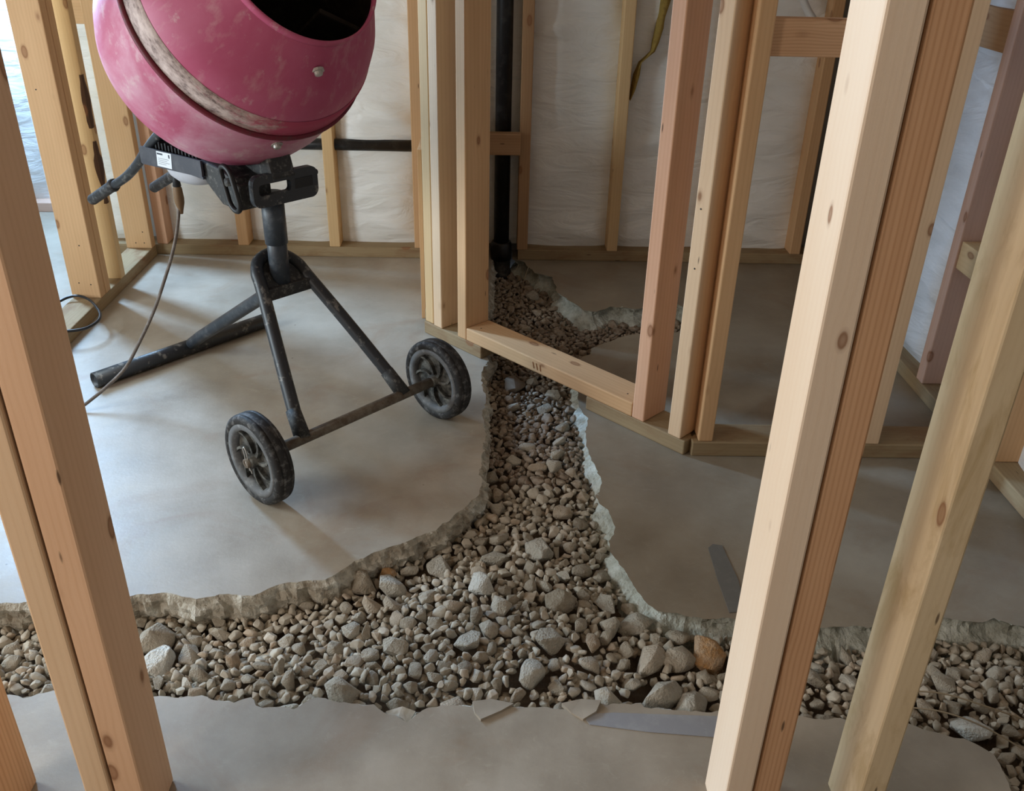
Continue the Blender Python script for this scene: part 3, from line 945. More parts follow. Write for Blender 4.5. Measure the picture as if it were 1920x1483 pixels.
# -- right partition: front Y 1.785, running along X from the corner
YP = 1.787
lumber('sole_plate', (0.470, YP, 0), 0.67, PT, 0.089, W['treated'], 'sole plate of the right partition running from the corner to the right wall', 'plate', axis='x')
lumber('wall_stud', (0.484, YP + 0.004, PT), TOPZ - PT, 0.034, 0.085, W['tan'], 'tan corner stud of the right partition just right of the angled wall', 'stud')
lumber('wall_stud', (0.874, YP, PT), TOPZ - PT, 0.036, 0.089, W['pale'], 'pale right partition stud glimpsed behind the orange near stud', 'stud')
lumber('wall_block', (0.5185, YP + 0.02, 0.890), 0.355, 0.068, 0.038, W['orange'], 'high orange block bridging the right partition studs', 'block', axis='x')

# -- right outside wall framing: X 1.142 .. 1.231
XW = 1.142
lumber('sole_plate', (XW + 0.089, 0.3, 0), 2.80, PT, 0.089, W['treated'], 'dark sole plate along the foot of the right outside wall', 'plate', axis='x', rz=math.pi / 2)
RST = [(2.90, 'rosy', 'right wall stud deep in the back right corner'),
       (2.50, 'tan', 'right wall stud hidden behind the right partition'),
       (2.098, 'rosy', 'rosy right wall stud seen between orange and pale near studs'),
       (1.715, 'tan', 'right wall stud at the right frame edge behind the pale near stud'),
       (1.31, 'pink', 'right wall stud outside the frame edge over the trench'),
       (0.90, 'pink', 'right wall stud standing beside the photographer')]
for y, m, l in RST[:4]:
    lumber('wall_stud', (XW, y, PT), TOPZ - PT, 0.089, 0.038, W[m], l, 'stud')
lumber('wall_block', (XW + 0.06, 1.754, 0.365), 0.343, 0.07, 0.055, W['yellow'], 'yellowish block low between two right wall studs', 'block', axis='x', rz=math.pi / 2)
lumber('wall_block', (XW + 0.06, 2.137, 0.862), 0.36, 0.089, 0.055, W['brown'], 'dark brown block high at the upper right frame corner', 'block', axis='x', rz=math.pi / 2)

# nail heads in the most visible studs
def nail(parent, pts):
    for p, n in pts:
        bm = lathe_bm([(0.0, 0.0022), (0.0008, 0.0018), (0.0010, 0.0)], p, n, 8)
        obj('nail_head', bm, M_NAIL, parent)
byl = {o.get('label'): o for o in bpy.data.objects if o.get('label')}
nail(byl['broad pale stud of the left partition, front one of its doubled pair'], [((0.03, 0, 0.05), (0, -1, 0)), ((0.065, 0, 0.045), (0, -1, 0)), ((0.055, 0, 0.17), (0, -1, 0)), ((0.03, 0, 0.62), (0, -1, 0))])
nail(byl['left partition stud standing against the back wall corner'], [((0.035, 0, 0.02), (0, -1, 0)), ((0.065, 0, 0.02), (0, -1, 0)), ((0.065, 0, 0.06), (0, -1, 0))])
nail(byl['pale-edged angled wall stud nearest the wall corner'], [((0.015, 0, 0.55), (0, -1, 0)), ((0.018, 0, 0.42), (0, -1, 0))])
nail(sill, [((0, 0.03, 0.03), (-1, 0, 0)), ((0, 0.03, 0.56), (-1, 0, 0)), ((0, 0.055, 0.575), (-1, 0, 0))])

# ------------------------------------------------------------------ insulation batts
def batt(a, b, mat, label, seed, depth=0.03, normal=(0, -1, 0), z0=PT, z1=CEIL, nu=24, nv=150):
    """pillowed facing between points a and b (x,y), wrinkled"""
    bm = bmesh.new()
    A, B = Vector((a[0], a[1], 0)), Vector((b[0], b[1], 0))
    N = Vector(normal)
    rows = []
    Lw = (B - A).length
    for j in range(nv + 1):
        z = z0 + (z1 - z0) * j / nv
        row = []
        for i in range(nu + 1):
            t = i / nu
            p = A.lerp(B, t) + Vector((0, 0, z))
            pil = (1 - (2 * t - 1) ** 4)
            q = noise.noise(Vector((t * Lw * 3.5 + seed, z * 5, seed))) * 0.75
            # drooping horizontal creases
            cr = noise.noise(Vector((t * Lw * 4 + seed * 3, (z + 0.10 * (t - 0.5) ** 2 * 4 * Lw) * 17, seed + 7)))
            cr = max(0, cr) ** 1.5
            top = min(1.0, (z - z0) / 0.05)
            row.append(bm.verts.new(p + N * (depth * pil * (0.55 + q) * (0.4 + 0.6 * top) + 0.024 * cr * pil)))
        rows.append(row)
    back = [[bm.verts.new(c - N * 0.03) for c in (A + Vector((0, 0, z)), B + Vector((0, 0, z)))] for z in (z0, z1)]
    for j in range(nv):
        for i in range(nu):
            bm.faces.new((rows[j][i], rows[j][i + 1], rows[j + 1][i + 1], rows[j + 1][i]))
    bm.faces.new((back[0][0], back[1][0], back[1][1], back[0][1]))
    bmesh.ops.recalc_face_normals(bm, faces=bm.faces[:])
    o = obj('insulation_batt', bm, mat, smooth=True)
    return tag(o, label, 'insulation')

YI = 3.178
batt((-1.174, YI), (-0.922, YI), M_INS, 'white insulation bay behind the mixer motor and its plug', 1.3)
batt((-0.884, YI), (-0.594, YI), M_INS, 'white insulation bay behind the mixer pillar', 2.1)
batt((-0.556, YI), (-0.288, YI), M_INS, 'white insulation bay crossed by the black horizontal pipe', 3.7)
batt((-0.25, YI + 0.004), (0.082, YI + 0.004), M_INS, 'shadowed insulation bay behind the vertical black drain pipe', 4.2, depth=0.012)
tornb = batt((0.12, YI), (0.408, YI), M_INS, 'creased white insulation bay right of the drain pipe stud', 5.9)
torn = batt((0.446, YI), (0.745, YI), M_INS, 'white insulation bay with a torn facing showing yellow fibre', 6.4)
batt((0.783, YI), (1.078, YI), M_INS, 'grey-lit insulation bay behind the right partition', 7.7)
batt((-1.50, YI), (-1.30, YI), M_INS, 'narrow bright insulation strip left of the corner stud', 8.8)
batt((-2.09, 3.65), (-1.83, 3.65), M_INSB, 'bright bluish insulation on the outer room wall, left bay', 9.1, nu=20)
batt((-1.83, 3.65), (-1.52, 3.65), M_INSB, 'bright bluish insulation on the outer room wall, right bay', 10.4, nu=20)
XI = 1.205
batt((XI, 2.50), (XI, 2.136), M_INSB, 'blue-grey insulation bay of the right wall behind the orange near stud', 11.2, depth=0.055, normal=(-1, 0, 0))
batt((XI, 2.098), (XI, 1.753), M_INSB, 'insulation bay of the right wall with the low yellowish block', 12.6, depth=0.03, normal=(-1, 0, 0))
batt((XI, 1.715), (XI, 1.31), M_INSB, 'insulation bay of the right wall at the right frame edge', 13.9, depth=0.05, normal=(-1, 0, 0))
batt((XI, 2.90), (XI, 2.538), M_INSB, 'insulation bay of the right wall near the back corner', 14.4, depth=0.04, normal=(-1, 0, 0))
# ragged tear: a strip of fibre bulging out of the facing
tear_pts = [(0.452, 0.565, 0.002), (0.462, 0.60, 0.009), (0.470, 0.645, 0.010), (0.478, 0.685, 0.005), (0.498, 0.703, 0.0035), (0.515, 0.722, 0.005), (0.524, 0.75, 0.012), (0.532, 0.79, 0.014), (0.536, 0.83, 0.012), (0.545, 0.88, 0.018), (0.55, 0.94, 0.022), (0.552, 1.02, 0.015), (0.556, 1.08, 0.004)]
bm = bmesh.new()
rows = []
for i, (x, z, w) in enumerate(tear_pts):
    r = []
    for k in range(7):
        t = k / 6 * 2 - 1
        xx = x + t * w + 0.004 * noise.noise(Vector((z * 60, t * 4, 1)))
        r.append(bm.verts.new((xx, 3.139 - 0.012 * (1 - t * t) + 0.02 * (abs(t) > 0.9), z + 0.004 * noise.noise(Vector((t * 5, z * 40, 3))))))
    rows.append(r)
for a, b in zip(rows, rows[1:]):
    for k in range(6): bm.faces.new((a[k], a[k + 1], b[k + 1], b[k]))
bmesh.ops.recalc_face_normals(bm, faces=bm.faces[:])
tag(obj('torn_fibre', bm, M_FIBRE, torn, smooth=True), 'yellow-brown fibre in a ragged tear')

# ------------------------------------------------------------------ pipes and cable
pv = empty('drain_pipe', (0.025, 3.135, 0))
tag(pv, 'black plastic drain pipe rising from the trench against the back wall', 'pipe')
obj('pipe_shaft', lathe_bm([(-0.02, 0.0), (-0.02, 0.0275), (CEIL, 0.0275), (CEIL, 0.0)], seg=28), M_ABS, pv, True)
obj('hub_coupling', lathe_bm([(-0.005, 0.028), (-0.005, 0.0375), (0.028, 0.0385), (0.055, 0.0375), (0.062, 0.034), (0.062, 0.027)], seg=28), M_ABS, pv, True)
obj('lower_bend', tube_bm([(0, 0, 0.0), (0, -0.004, -0.03), (0, -0.020, -0.055), (0, -0.05, -0.072)], 0.034, 20, smooth_n=4), M_ABSG, pv, True)
obj('pipe_stub', tube_bm([(0, 0, 0.0), (-0.012, -0.006, 0.0)], 0.03, 12), M_ABSG, pv, True)
ph = obj('vent_pipe', lathe_bm([(0, 0), (0, 0.0195), (0.70, 0.0195), (0.70, 0)], (0, 0, 0), (1, 0, 0), 24), M_ABS, smooth=True)
ph.location = (-0.955, 3.150, 0.395)
tag(ph, 'black plastic pipe running horizontally through the back wall studs', 'pipe')
o = obj('white_cable', tube_bm([(0.925, 3.07, 1.05), (0.940, 3.06, 0.95), (0.966, 3.06, 0.885), (1.005, 3.06, 0.835), (1.05, 3.07, 0.80), (1.10, 3.08, 0.79)], 0.0125, 10, smooth_n=6), M_WHITEPVC, smooth=True)
tag(o, 'white electric cable curving over the high orange block', 'cable')

# ------------------------------------------------------------------ concrete mixer
MX = empty('concrete_mixer', (-0.492, 1.953, 0), math.radians(-43.7))
tag(MX, 'tilting concrete mixer with magenta drum on a black two-wheeled stand', 'concrete mixer')
h, el = math.radians(1.7), math.radians(32.2)
AX = Vector((math.cos(el) * math.cos(h), math.cos(el) * math.sin(h), math.sin(el)))
# the drum has its own local frame: x = drum axis
drum_rot = AX.to_track_quat('X', 'Z').to_euler()
PROF = [(-0.32, 0.0), (-0.317, 0.055), (-0.305, 0.098), (-0.285, 0.138), (-0.26, 0.180), (-0.23, 0.214), (-0.195, 0.240), (-0.15, 0.2555), (-0.10, 0.2605), (-0.05, 0.2585), (-0.012, 0.2550)]
drum = obj('drum', lathe_bm(PROF + [(-0.008, 0.2560), (-0.008, 0.2490)], (0, 0, 0), (1, 0, 0), 96), M_DRUM_LOW, MX, True)
drum.location = (0.0, -0.003, 0.931)
drum.rotation_euler = drum_rot
tag(drum, 'lower drum half, magenta paint pale with cement dust')
up = [(-0.010, 0.2500), (0.047, 0.2475), (0.055, 0.2470), (0.10, 0.2285), (0.15, 0.1960), (0.195, 0.1655)]
o = obj('upper_drum', lathe_bm(up, (0, 0, 0), (1, 0, 0), 96), M_DRUM, drum, True)
tag(o, 'upper drum half in faded magenta')
obj('seam_lip', lathe_bm([(-0.014, 0.2570), (-0.008, 0.2625), (0.000, 0.2620), (0.002, 0.2540), (-0.012, 0.2510)], (0, 0, 0), (1, 0, 0), 96, True), M_SEAM, drum, True)
o = obj('seam_band', lathe_bm([(0.001, 0.2525), (0.003, 0.2560), (0.045, 0.2515), (0.049, 0.2480)], (0, 0, 0), (1, 0, 0), 96), M_BAND, drum, True)
tag(o, 'seam band smeared with grey cement')
obj('mouth_rim', lathe_bm([(0.192, 0.1655), (0.200, 0.1665), (0.207, 0.1655), (0.210, 0.1625), (0.207, 0.1600), (0.198, 0.1595), (0.192, 0.1615)], (0, 0, 0), (1, 0, 0), 96, True), M_DRUM, drum, True)
obj('drum_inside', lathe_bm([(0.196, 0.158), (0.15, 0.190), (0.10, 0.218), (0.0, 0.243), (-0.10, 0.253), (-0.20, 0.230), (-0.27, 0.16), (-0.305, 0.06), (-0.308, 0.0)], (0, 0, 0), (1, 0, 0), 64), M_DRUM_IN, drum, True)
for k in range(2):
    a = math.radians(60 + 180 * k)
    bm = bmesh.new()
    add_box(bm, (-0.20, -0.006, 0.10), (0.10, 0.006, 0.20), 0.004)
    o = obj('mixing_blade', bm, M_DRUM_IN, drum)
    o.rotation_euler = (a, 0, 0)


def on_drum(s, ang):
    """point on the drum surface for the fitted angle, in drum space"""
    ax = Vector((math.cos(math.radians(32.2)) * math.cos(math.radians(-42)), math.cos(math.radians(32.2)) * math.sin(math.radians(-42)), math.sin(math.radians(32.2))))
    a = ax.cross(Vector((0, 0, 1))).normalized(); b = ax.cross(a)
    prof = [(x, r) for x, r in PROF] + up
    xs = np.array([p[0] for p in prof]); rs = np.array([p[1] for p in prof])
    od = np.argsort(xs)
    r = float(np.interp(s, xs[od], rs[od]))
    d = a * math.cos(math.radians(ang)) + b * math.sin(math.radians(ang))
    wmat = Matrix.Rotation(math.radians(-43.7), 3, 'Z') @ drum_rot.to_matrix()
    dl = wmat.inverted() @ d
    return Vector((s, dl.y * r, dl.z * r)), Vector((0, dl.y, dl.z)).normalized()

for s, ang, lab in ((0.1536, 83.5, 'cement-crusted bolt head'), (-0.0394, 81.0, 'bright bolt head'), (0.15, -30, None), (-0.04, -95, None), (0.15, 203, None)):
    p, n = on_drum(s, ang)
    bm = lathe_bm([(-0.004, 0.0), (-0.004, 0.0125), (0.001, 0.0125), (0.0012, 0.0085), (0.0065, 0.0080), (0.008, 0.006), (0.0082, 0.0)], p, n, 12)
    o = obj('drum_bolt', bm, M_STEEL, drum)
    if lab: tag(o, lab)
p1 = AX * -0.30 + Vector((0, -0.003, 0.931)); p2 = AX * -0.40 + Vector((0, -0.003, 0.931))
obj('gear_housing', tube_bm([p1, p2, p2 + Vector((0.02, 0, -0.09))], [0.07, 0.075, 0.06], 20), M_BRACKET, MX)

# head: channel bracket with the motor in it
bm = bmesh.new()
for y0, y1 in ((-0.102, -0.097), (0.097, 0.102)):
    b2 = prism_bm([(-0.384, 0.579), (-0.376, 0.577), (-0.128, 0.596), (-0.104, 0.599), (-0.104, 0.634), (-0.374, 0.619), (-0.382, 0.613)], y0, y1, 'xz')
    me = bpy.data.meshes.new('t'); b2.to_mesh(me); b2.free(); bm.from_mesh(me); bpy.data.meshes.remove(me)
add_box(bm, (-0.385, -0.100, 0.580), (-0.379, 0.100, 0.614))
add_box(bm, (-0.375, -0.098, 0.592), (-0.108, 0.098, 0.597))
br = obj('motor_bracket', bm, M_BRACKET, MX)
tag(br, 'graphite grey motor bracket')
bm = bmesh.new()
c = [(-0.302, 0.5865), (-0.235, 0.5910), (-0.2295, 0.6265), (-0.298, 0.6215)]
bm.faces.new([bm.verts.new((x, -0.1026, z)) for x, z in c])
st = obj('rating_sticker', bm, M_PAPER, br)
tag(st, 'white rating plate sticker')
bm = bmesh.new()
def ink(x0, x1, z0, z1):
    v = [bm.verts.new((x + 0.0805, -0.1030, z + 0.0215 + 0.07 * (x + 0.38))) for x, z in ((x0, z0), (x1, z0), (x1, z1), (x0, z1))]
    bm.faces.new(v)
ink(-0.376, -0.350, 0.5925, 0.5965)
ink(-0.324, -0.318, 0.5885, 0.5965)
for k in range(4): ink(-0.374, -0.374 + (0.05, 0.042, 0.052, 0.036)[k], 0.584 - k * 0.0042, 0.5848 - k * 0.0042)
obj('sticker_print', bm, M_INK, br)
o = obj('motor_cover', lathe_bm([(0.575, 0.088), (0.560, 0.087), (0.545, 0.078), (0.533, 0.058), (0.526, 0.03), (0.524, 0.0)], (0, 0, 0), (0, 0, 1), 36), M_MOTOR, MX, True)
o.scale = (1.0, 0.62, 1.0)
o.location = (-0.240, -0.046, 0.024)
tag(o, 'pale grey rounded motor cover')
bm = bmesh.new()
add_box(bm, (-0.36, -0.085, 0.598), (-0.13, 0.085, 0.626), 0.006)
for k in range(15):
    x = -0.355 + k * 0.0150
    add_box(bm, (x, -0.090, 0.600), (x + 0.006, 0.090, 0.637 + 0.003 * (k % 2)))
obj('motor_fins', bm, M_BLACK, MX)
obj('support_arm', prism_bm([(-0.125, 0.632), (-0.05, 0.626), (0.000, 0.612), (0.022, 0.602), (0.022, 0.548), (-0.05, 0.547), (-0.09, 0.572), (-0.125, 0.597)], -0.092, -0.012, 'xz', 0.004), M_FRAME_DIRTY, MX)
obj('drum_yoke', prism_bm([(-0.10, 0.61), (0.06, 0.61), (0.03, 0.70), (-0.06, 0.70)], -0.03, 0.03, 'xz', 0.006), M_FRAME_DIRTY, MX)

# carrying handles
for sgn in (-1, 1):
    y = 0.088 * sgn
    pts = [(-0.26, y * 0.9, 0.680), (-0.294, y, 0.659), (-0.341, y, 0.630), (-0.399, y, 0.590), (-0.435, y, 0.563), (-0.505, y, 0.520), (-0.585, y, 0.482), (-0.745, y, 0.408)]
    hd = obj('handle', tube_bm(pts, 0.0112, 14, smooth_n=5), M_FRAME, MX, True)
    g = obj('grip', lathe_bm([(0, 0), (0, 0.0150), (0.012, 0.0170), (0.018, 0.0145), (0.172, 0.0145), (0.178, 0.0120), (0.178, 0.007), (0.155, 0.006), (0.155, 0)], (-0.585, y, 0.483), Vector((-0.160, 0, -0.075)), 18), M_RUBBER, hd, True)
obj('handle_cross_tube', tube_bm([(-0.28, -0.086, 0.668), (-0.28, 0.086, 0.668)], 0.0112, 12), M_FRAME, MX, True)
# tilt-lock ring hanging on the near side
ringp = []
cz, cxr = 0.598, 0.014
for k in range(40):
    a = 2 * math.pi * k / 40
    x = 0.021 * math.cos(a); z = 0.021 * math.sin(a) + (0.026 if math.sin(a) > 0 else -0.026)
    t = math.radians(-18)
    ringp.append((cxr + x * math.cos(t) + z * math.sin(-t) * -1, -0.106, cz + z * math.cos(t) - x * math.sin(t) * 0))
bm = add_tube(bmesh.new(), ringp, 0.0058, 10, closed=True)
o = obj('lock_ring', bm, M_BLACK, MX, True)
obj('ring_lug', tube_bm([(0.004, -0.05, 0.606), (0.004, -0.108, 0.610)], 0.009, 10), M_FRAME_DIRTY, MX, True)
# tilt lever: a long rounded loop in front of the pillar head
def rrect(y0, y1, z0, z1, r, n=6):
    out = []
    for (cy_, cz_, a0) in ((y1 - r, z1 - r, 0), (y0 + r, z1 - r, 90), (y0 + r, z0 + r, 180), (y1 - r, z0 + r, 270)):
        for k in range(n + 1):
            a = math.radians(a0 + 90 * k / n)
            out.append((cy_ + r * math.cos(a), cz_ + r * math.sin(a)))
    return out
outer = rrect(-0.078, 0.086, 0.556, 0.624, 0.018); inner = rrect(-0.064, 0.016, 0.581, 0.605, 0.008)
bm = bmesh.new()
rows4 = []
for ring_, x in ((outer, 0.040), (outer, 0.056), (inner, 0.056), (inner, 0.040)):
    rows4.append([bm.verts.new((x, a, b)) for a, b in ring_])
nn = len(outer)
for A, B in zip(rows4, rows4[1:] + rows4[:1]):
    for k in range(nn): bm.faces.new((A[k], A[(k + 1) % nn], B[(k + 1) % nn], B[k]))
bmesh.ops.recalc_face_normals(bm, faces=bm.faces[:])
lv = obj('tilt_lever_loop', bm, M_FRAME, MX)
tag(lv, 'black rounded loop lever with a slot')
obj('lever_recess', box_bm((0.055, 0.026, 0.582), (0.0575, 0.072, 0.604), 0.001), M_BLACK, lv)
obj('lever_bolt', lathe_bm([(0, 0.006), (0.006, 0.006), (0.008, 0.0)], (0.045, 0.086, 0.606), (0, 1, 0), 8), M_FRAME, lv)

# pillar
pl = obj('pillar', lathe_bm([(0.345, 0.0), (0.345, 0.0225), (0.50, 0.0225), (0.50, 0.0)], (0, 0, 0), (0, 0, 1), 28), M_PILLAR, MX, True)
obj('pillar_sleeve', lathe_bm([(0.452, 0.022), (0.452, 0.0255), (0.568, 0.0255), (0.568, 0.0)], (0, 0, 0), (0, 0, 1), 28), M_PILLAR, pl, True)

# stand: one bent tube makes both front legs
legpts = [(0.236, -0.142, 0.112), (0.12, -0.099, 0.240), (0.012, -0.058, 0.358), (-0.014, -0.050, 0.387), (-0.036, -0.030, 0.405), (-0.044, 0.004, 0.412), (-0.036, 0.036, 0.405), (-0.014, 0.058, 0.385), (0.012, 0.068, 0.357), (0.12, 0.108, 0.240), (0.236, 0.148, 0.112)]
lf = obj('leg_frame', tube_bm(legpts, 0.0150, 14, smooth_n=6), M_FRAME, MX, True)
tag(lf, 'black bent tube of two front legs')
# gusset plate in the plane of the legs
bm = bmesh.new()
gp = [(0.018, -0.058, 0.349), (-0.012, -0.046, 0.380), (-0.035, -0.026, 0.400), (-0.042, 0.004, 0.407), (-0.035, 0.032, 0.400), (-0.012, 0.054, 0.380), (0.018, 0.068, 0.349)]
A = [bm.verts.new(Vector(p) + Vector((0.004, 0, 0.004))) for p in gp]
B = [bm.verts.new(Vector(p) - Vector((0.004, 0, 0.004))) for p in gp]
bm.faces.new(A); bm.faces.new(list(reversed(B)))
for k in range(len(gp)):
    k2 = (k + 1) % len(gp); bm.faces.new((A[k2], A[k], B[k], B[k2]))
bmesh.ops.recalc_face_normals(bm, faces=bm.faces[:])
obj('gusset_plate', bm, M_FRAME_DIRTY, MX)
obj('cross_bar', prism_bm([(0.014, 0.331), (0.028, 0.331), (0.028, 0.359), (0.014, 0.359)], -0.060, 0.068, 'xz', 0.002), M_FRAME_DIRTY, MX)
obj('rear_strut', tube_bm([(-0.005, 0, 0.352), (-0.04, 0, 0.325), (-0.43, 0, 0.076), (-0.487, 0, 0.036)], 0.0165, 16), M_PILLAR, MX, True)
bm = lathe_bm([(0, 0.0), (0.01, 0.018), (0, 0.018), (0, 0.021), (0.54, 0.021), (0.54, 0.018), (0.53, 0.018), (0.53, 0)], (-0.490, -0.280, 0.0212), Vector((-0.022, 0.54, 0)), 24)
o = obj('foot_tube', bm, M_FRAME, MX, True)
tag(o, 'black foot tube lying on the floor')
axl = obj('axle', tube_bm([(0.247, -0.262, 0.102), (0.247, 0.268, 0.102)], 0.0125, 14), M_AXLE, MX, True)
tag(axl, 'axle caked in brown cement')
for y in (-0.142, 0.148):
    obj('leg_socket', tube_bm([(0.200, y * 0.92, 0.150), (0.247, y, 0.100)], [0.0165, 0.0185], 14), M_FRAME_DIRTY, MX, True)

R_ = 0.102
def wheel(y, outer):
    w2 = 0.022
    sg = outer
    prof = [(-w2 + 0.004, 0.080), (-w2, 0.086), (-w2, 0.094), (-w2 + 0.005, 0.1005), (-0.011, R_), (-0.010, R_ - 0.002), (-0.0085, R_), (0.0085, R_), (0.010, R_ - 0.002), (0.011, R_), (w2 - 0.005, 0.1005), (w2, 0.094), (w2, 0.086), (w2 - 0.004, 0.080)]
    tw = obj('wheel', lathe_bm(prof, (0, 0, 0), (0, 1, 0), 64, True), M_RUBBER, MX, True)
    tw.location = (0.247, y, 0.102)
    tag(tw, 'black spoked wheel with a dusty solid tyre')
    rp = [(-w2 + 0.002, 0.070), (-w2 + 0.001, 0.083), (w2 - 0.001, 0.083), (w2 - 0.002, 0.070), (0.006, 0.067), (-0.006, 0.067)]
    obj('rim', lathe_bm(rp, (0, 0, 0), (0, 1, 0), 56, True), M_RIMRING, tw, True)
    obj('wheel_disc', lathe_bm([(-0.004, 0.0), (-0.004, 0.069), (0.004, 0.069), (0.004, 0.0)], (0, 0, 0), (0, 1, 0), 48), M_WHEEL, tw)
    obj('hub', lathe_bm([(-0.026, 0.0), (-0.026, 0.013), (-0.022, 0.016), (0.022, 0.016), (0.026, 0.013), (0.026, 0.0)], (0, 0, 0), (0, 1, 0), 24), M_WHEEL, tw, True)
    for k in range(7):
        a0 = 2 * math.pi * k / 7
        bm = bmesh.new()
        cols = []
        for i in range(7):
            t = i / 6
            rr = 0.014 + t * 0.055
            a = a0 + 0.55 * t * t
            th = 0.0035
            dx, dz = math.cos(a), math.sin(a)
            cols.append([bm.verts.new((rr * dx - s1 * th * dz, yy, rr * dz + s1 * th * dx)) for s1, yy in ((-1, -0.014), (1, -0.014), (1, 0.014), (-1, 0.014))])
        for A, B in zip(cols, cols[1:]):
            for q in range(4): bm.faces.new((A[q], A[(q + 1) % 4], B[(q + 1) % 4], B[q]))
        bm.faces.new(cols[-1]); bm.faces.new(list(reversed(cols[0])))
        bmesh.ops.recalc_face_normals(bm, faces=bm.faces[:])
        obj('spoke', bm, M_WHEEL, tw)
    # spring cotter through the axle end
    q = sg * 0.0285
    pin = [(0.006, q, -0.016), (0.004, q, 0.0), (0.003, q, 0.018), (0.000, q, 0.030), (-0.006, q, 0.036), (-0.010, q, 0.030), (-0.007, q, 0.018), (-0.006, q, 0.008), (0.000, q + sg * 0.003, 0.0), (0.009, q, -0.012), (0.014, q, -0.020)]
    obj('cotter_pin', tube_bm(pin, 0.0013, 6, smooth_n=4), M_STEEL, tw, True)
    obj('axle_tip', lathe_bm([(0, 0.0105), (0.008, 0.0105), (0.008, 0.006), (0.002, 0.005), (0.002, 0)], (0, sg * 0.025, 0), (0, sg, 0), 16), M_AXLE, tw, True)
    return tw
wheel(-0.253, -1)
wheel(0.258, 1)

# power lead
pc = empty('power_lead', (-0.757, 2.124, 0))
tag(pc, 'dusty grey power lead hanging from the mixer motor to the floor', 'cord')
cpts = [(-0.757, 2.124, 0.515), (-0.761, 2.121, 0.47), (-0.774, 2.114, 0.412), (-0.79, 2.104, 0.361), (-0.81, 2.093, 0.31), (-0.843, 2.073, 0.232), (-0.884, 2.048, 0.155), (-0.923, 2.025, 0.092), (-0.967, 1.999, 0.052), (-0.998, 1.981, 0.029), (-1.026, 1.964, 0.012), (-1.06, 1.945, 0.006), (-1.14, 1.90, 0.005), (-1.26, 1.86, 0.005), (-1.40, 1.84, 0.005), (-1.55, 1.87, 0.005)]
bp = Vector((-0.757, 2.124, 0))
obj('cord', tube_bm([Vector(p) - bp for p in cpts], 0.0042, 10, smooth_n=6), M_CORD, pc, True)
obj('plug', lathe_bm([(0.548, 0.0), (0.548, 0.006), (0.530, 0.008), (0.524, 0.0105), (0.500, 0.012), (0.488, 0.011), (0.470, 0.006), (0.462, 0.0045)], (0, 0, 0), (0, 0, 1), 14), M_PLUG, pc, True)
obj('motor_inlet', lathe_bm([(0.590, 0.007), (0.545, 0.008), (0.530, 0.010), (0.527, 0.0075)], (0.0, 0.0, 0.0), (0, 0, 1), 14), M_BLACK, pc, True)
lp = [(-1.44, 2.40, 0.006), (-1.39, 2.50, 0.02), (-1.326, 2.545, 0.045), (-1.30, 2.573, 0.052), (-1.268, 2.576, 0.055), (-1.223, 2.542, 0.056), (-1.182, 2.491, 0.052), (-1.159, 2.452, 0.050), (-1.149, 2.413, 0.048), (-1.157, 2.375, 0.046), (-1.178, 2.352, 0.045), (-1.215, 2.340, 0.045), (-1.26, 2.330, 0.045), (-1.33, 2.30, 0.03), (-1.42, 2.26, 0.006)]
o = obj('extension_cord', tube_bm(lp, 0.0042, 10, smooth_n=6), M_CORDB, smooth=True)
tag(o, 'thin black cord looping over the left partition sole plate', 'cord')

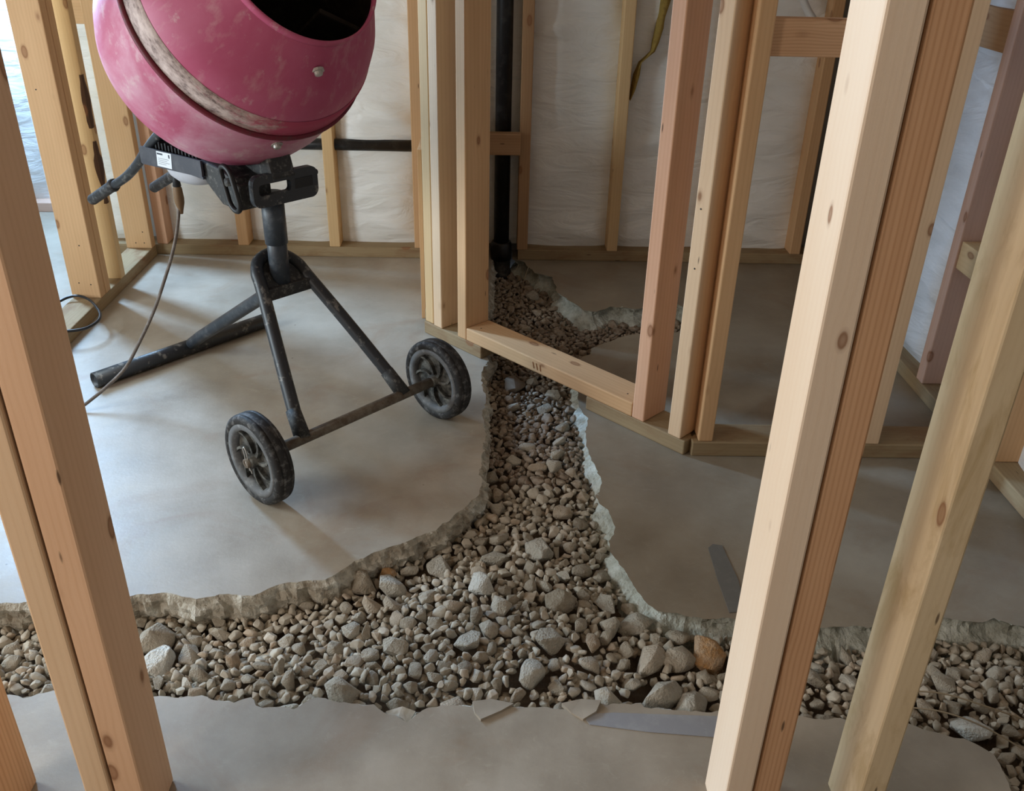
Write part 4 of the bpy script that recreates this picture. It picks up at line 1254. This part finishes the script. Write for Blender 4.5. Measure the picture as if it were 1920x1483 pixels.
# ------------------------------------------------------------------ small things on the floor
def decal(name, poly, mat, label, cat, z=0.0008, th=0.0012):
    o = obj(name, prism_bm(poly, z - th * 0.5, z + th * 0.5, 'xy'), mat)
    return tag(o, label, cat)
decal('tape_strip', [(0.440, 1.440), (0.452, 1.452), (0.470, 1.448), (0.478, 1.34), (0.470, 1.255), (0.440, 1.250), (0.438, 1.34)], M_TAPE, 'strip of grey tape stuck to the right slab beside the bleached stud', 'tape')
decal('skim_patch', [(0.150, 1.012), (0.20, 1.016), (0.30, 1.012), (0.43, 1.008), (0.44, 0.985), (0.435, 0.966), (0.36, 0.968), (0.25, 0.978), (0.16, 0.992)], M_SKIM, 'smooth blue-grey skim strip along the edge of the front slab', 'patch', z=0.0006)


def flake(poly, z, tilt, label, mat):
    bm = prism_bm(poly, -0.004, 0.004, 'xy')
    c = sum((Vector((p[0], p[1], 0)) for p in poly), Vector()) / len(poly)
    for v in bm.verts:
        v.co.z += 0.003 * noise.noise(v.co * 60)
        v.co -= c
    bmesh.ops.triangulate(bm, faces=bm.faces[:])
    o = obj('concrete_flake', bm, mat)
    o.location = c + Vector((0, 0, z)); o.rotation_euler = tilt
    return tag(o, label, 'flake')
flake([(-0.026, 1.034), (0.004, 1.040), (0.040, 1.030), (0.020, 1.016), (-0.012, 0.998), (-0.022, 1.012)], 0.001, (0.05, 0.03, 0), 'torn grey concrete flake curling up at the middle of the front slab edge', M_TOP)
flake([(0.118, 1.032), (0.150, 1.040), (0.182, 1.036), (0.172, 1.014), (0.150, 1.000), (0.132, 1.014)], 0.001, (0.05, -0.03, 0), 'grey concrete flake at the left end of the blue-grey skim strip', M_TOP)
flake([(-0.165, 1.026), (-0.14, 1.035), (-0.118, 1.03), (-0.13, 1.005), (-0.15, 0.998)], -0.016, (0.35, 0.1, 0), 'white concrete chip lying in the notch of the front slab', M_WHITESTONE)
for pts, lab in (([(0.70, 1.085, -0.020), (0.76, 1.072, -0.012), (0.82, 1.048, -0.014), (0.90, 1.025, -0.03)], 'upper of two thin straws across the gravel at the right edge'),
                 ([(0.69, 1.052, -0.022), (0.745, 1.030, -0.010), (0.80, 1.000, -0.012), (0.86, 0.965, -0.03)], 'lower of two thin straws across the gravel at the right edge'),
                 ([(0.095, 2.93, -0.055), (0.112, 2.985, -0.010), (0.128, 3.03, 0.02)], 'short pale twig leaning near the foot of the drain pipe')):
    tag(obj('straw', tube_bm(pts, 0.0014, 6, smooth_n=5), M_STRAW, smooth=True), lab, 'straw')
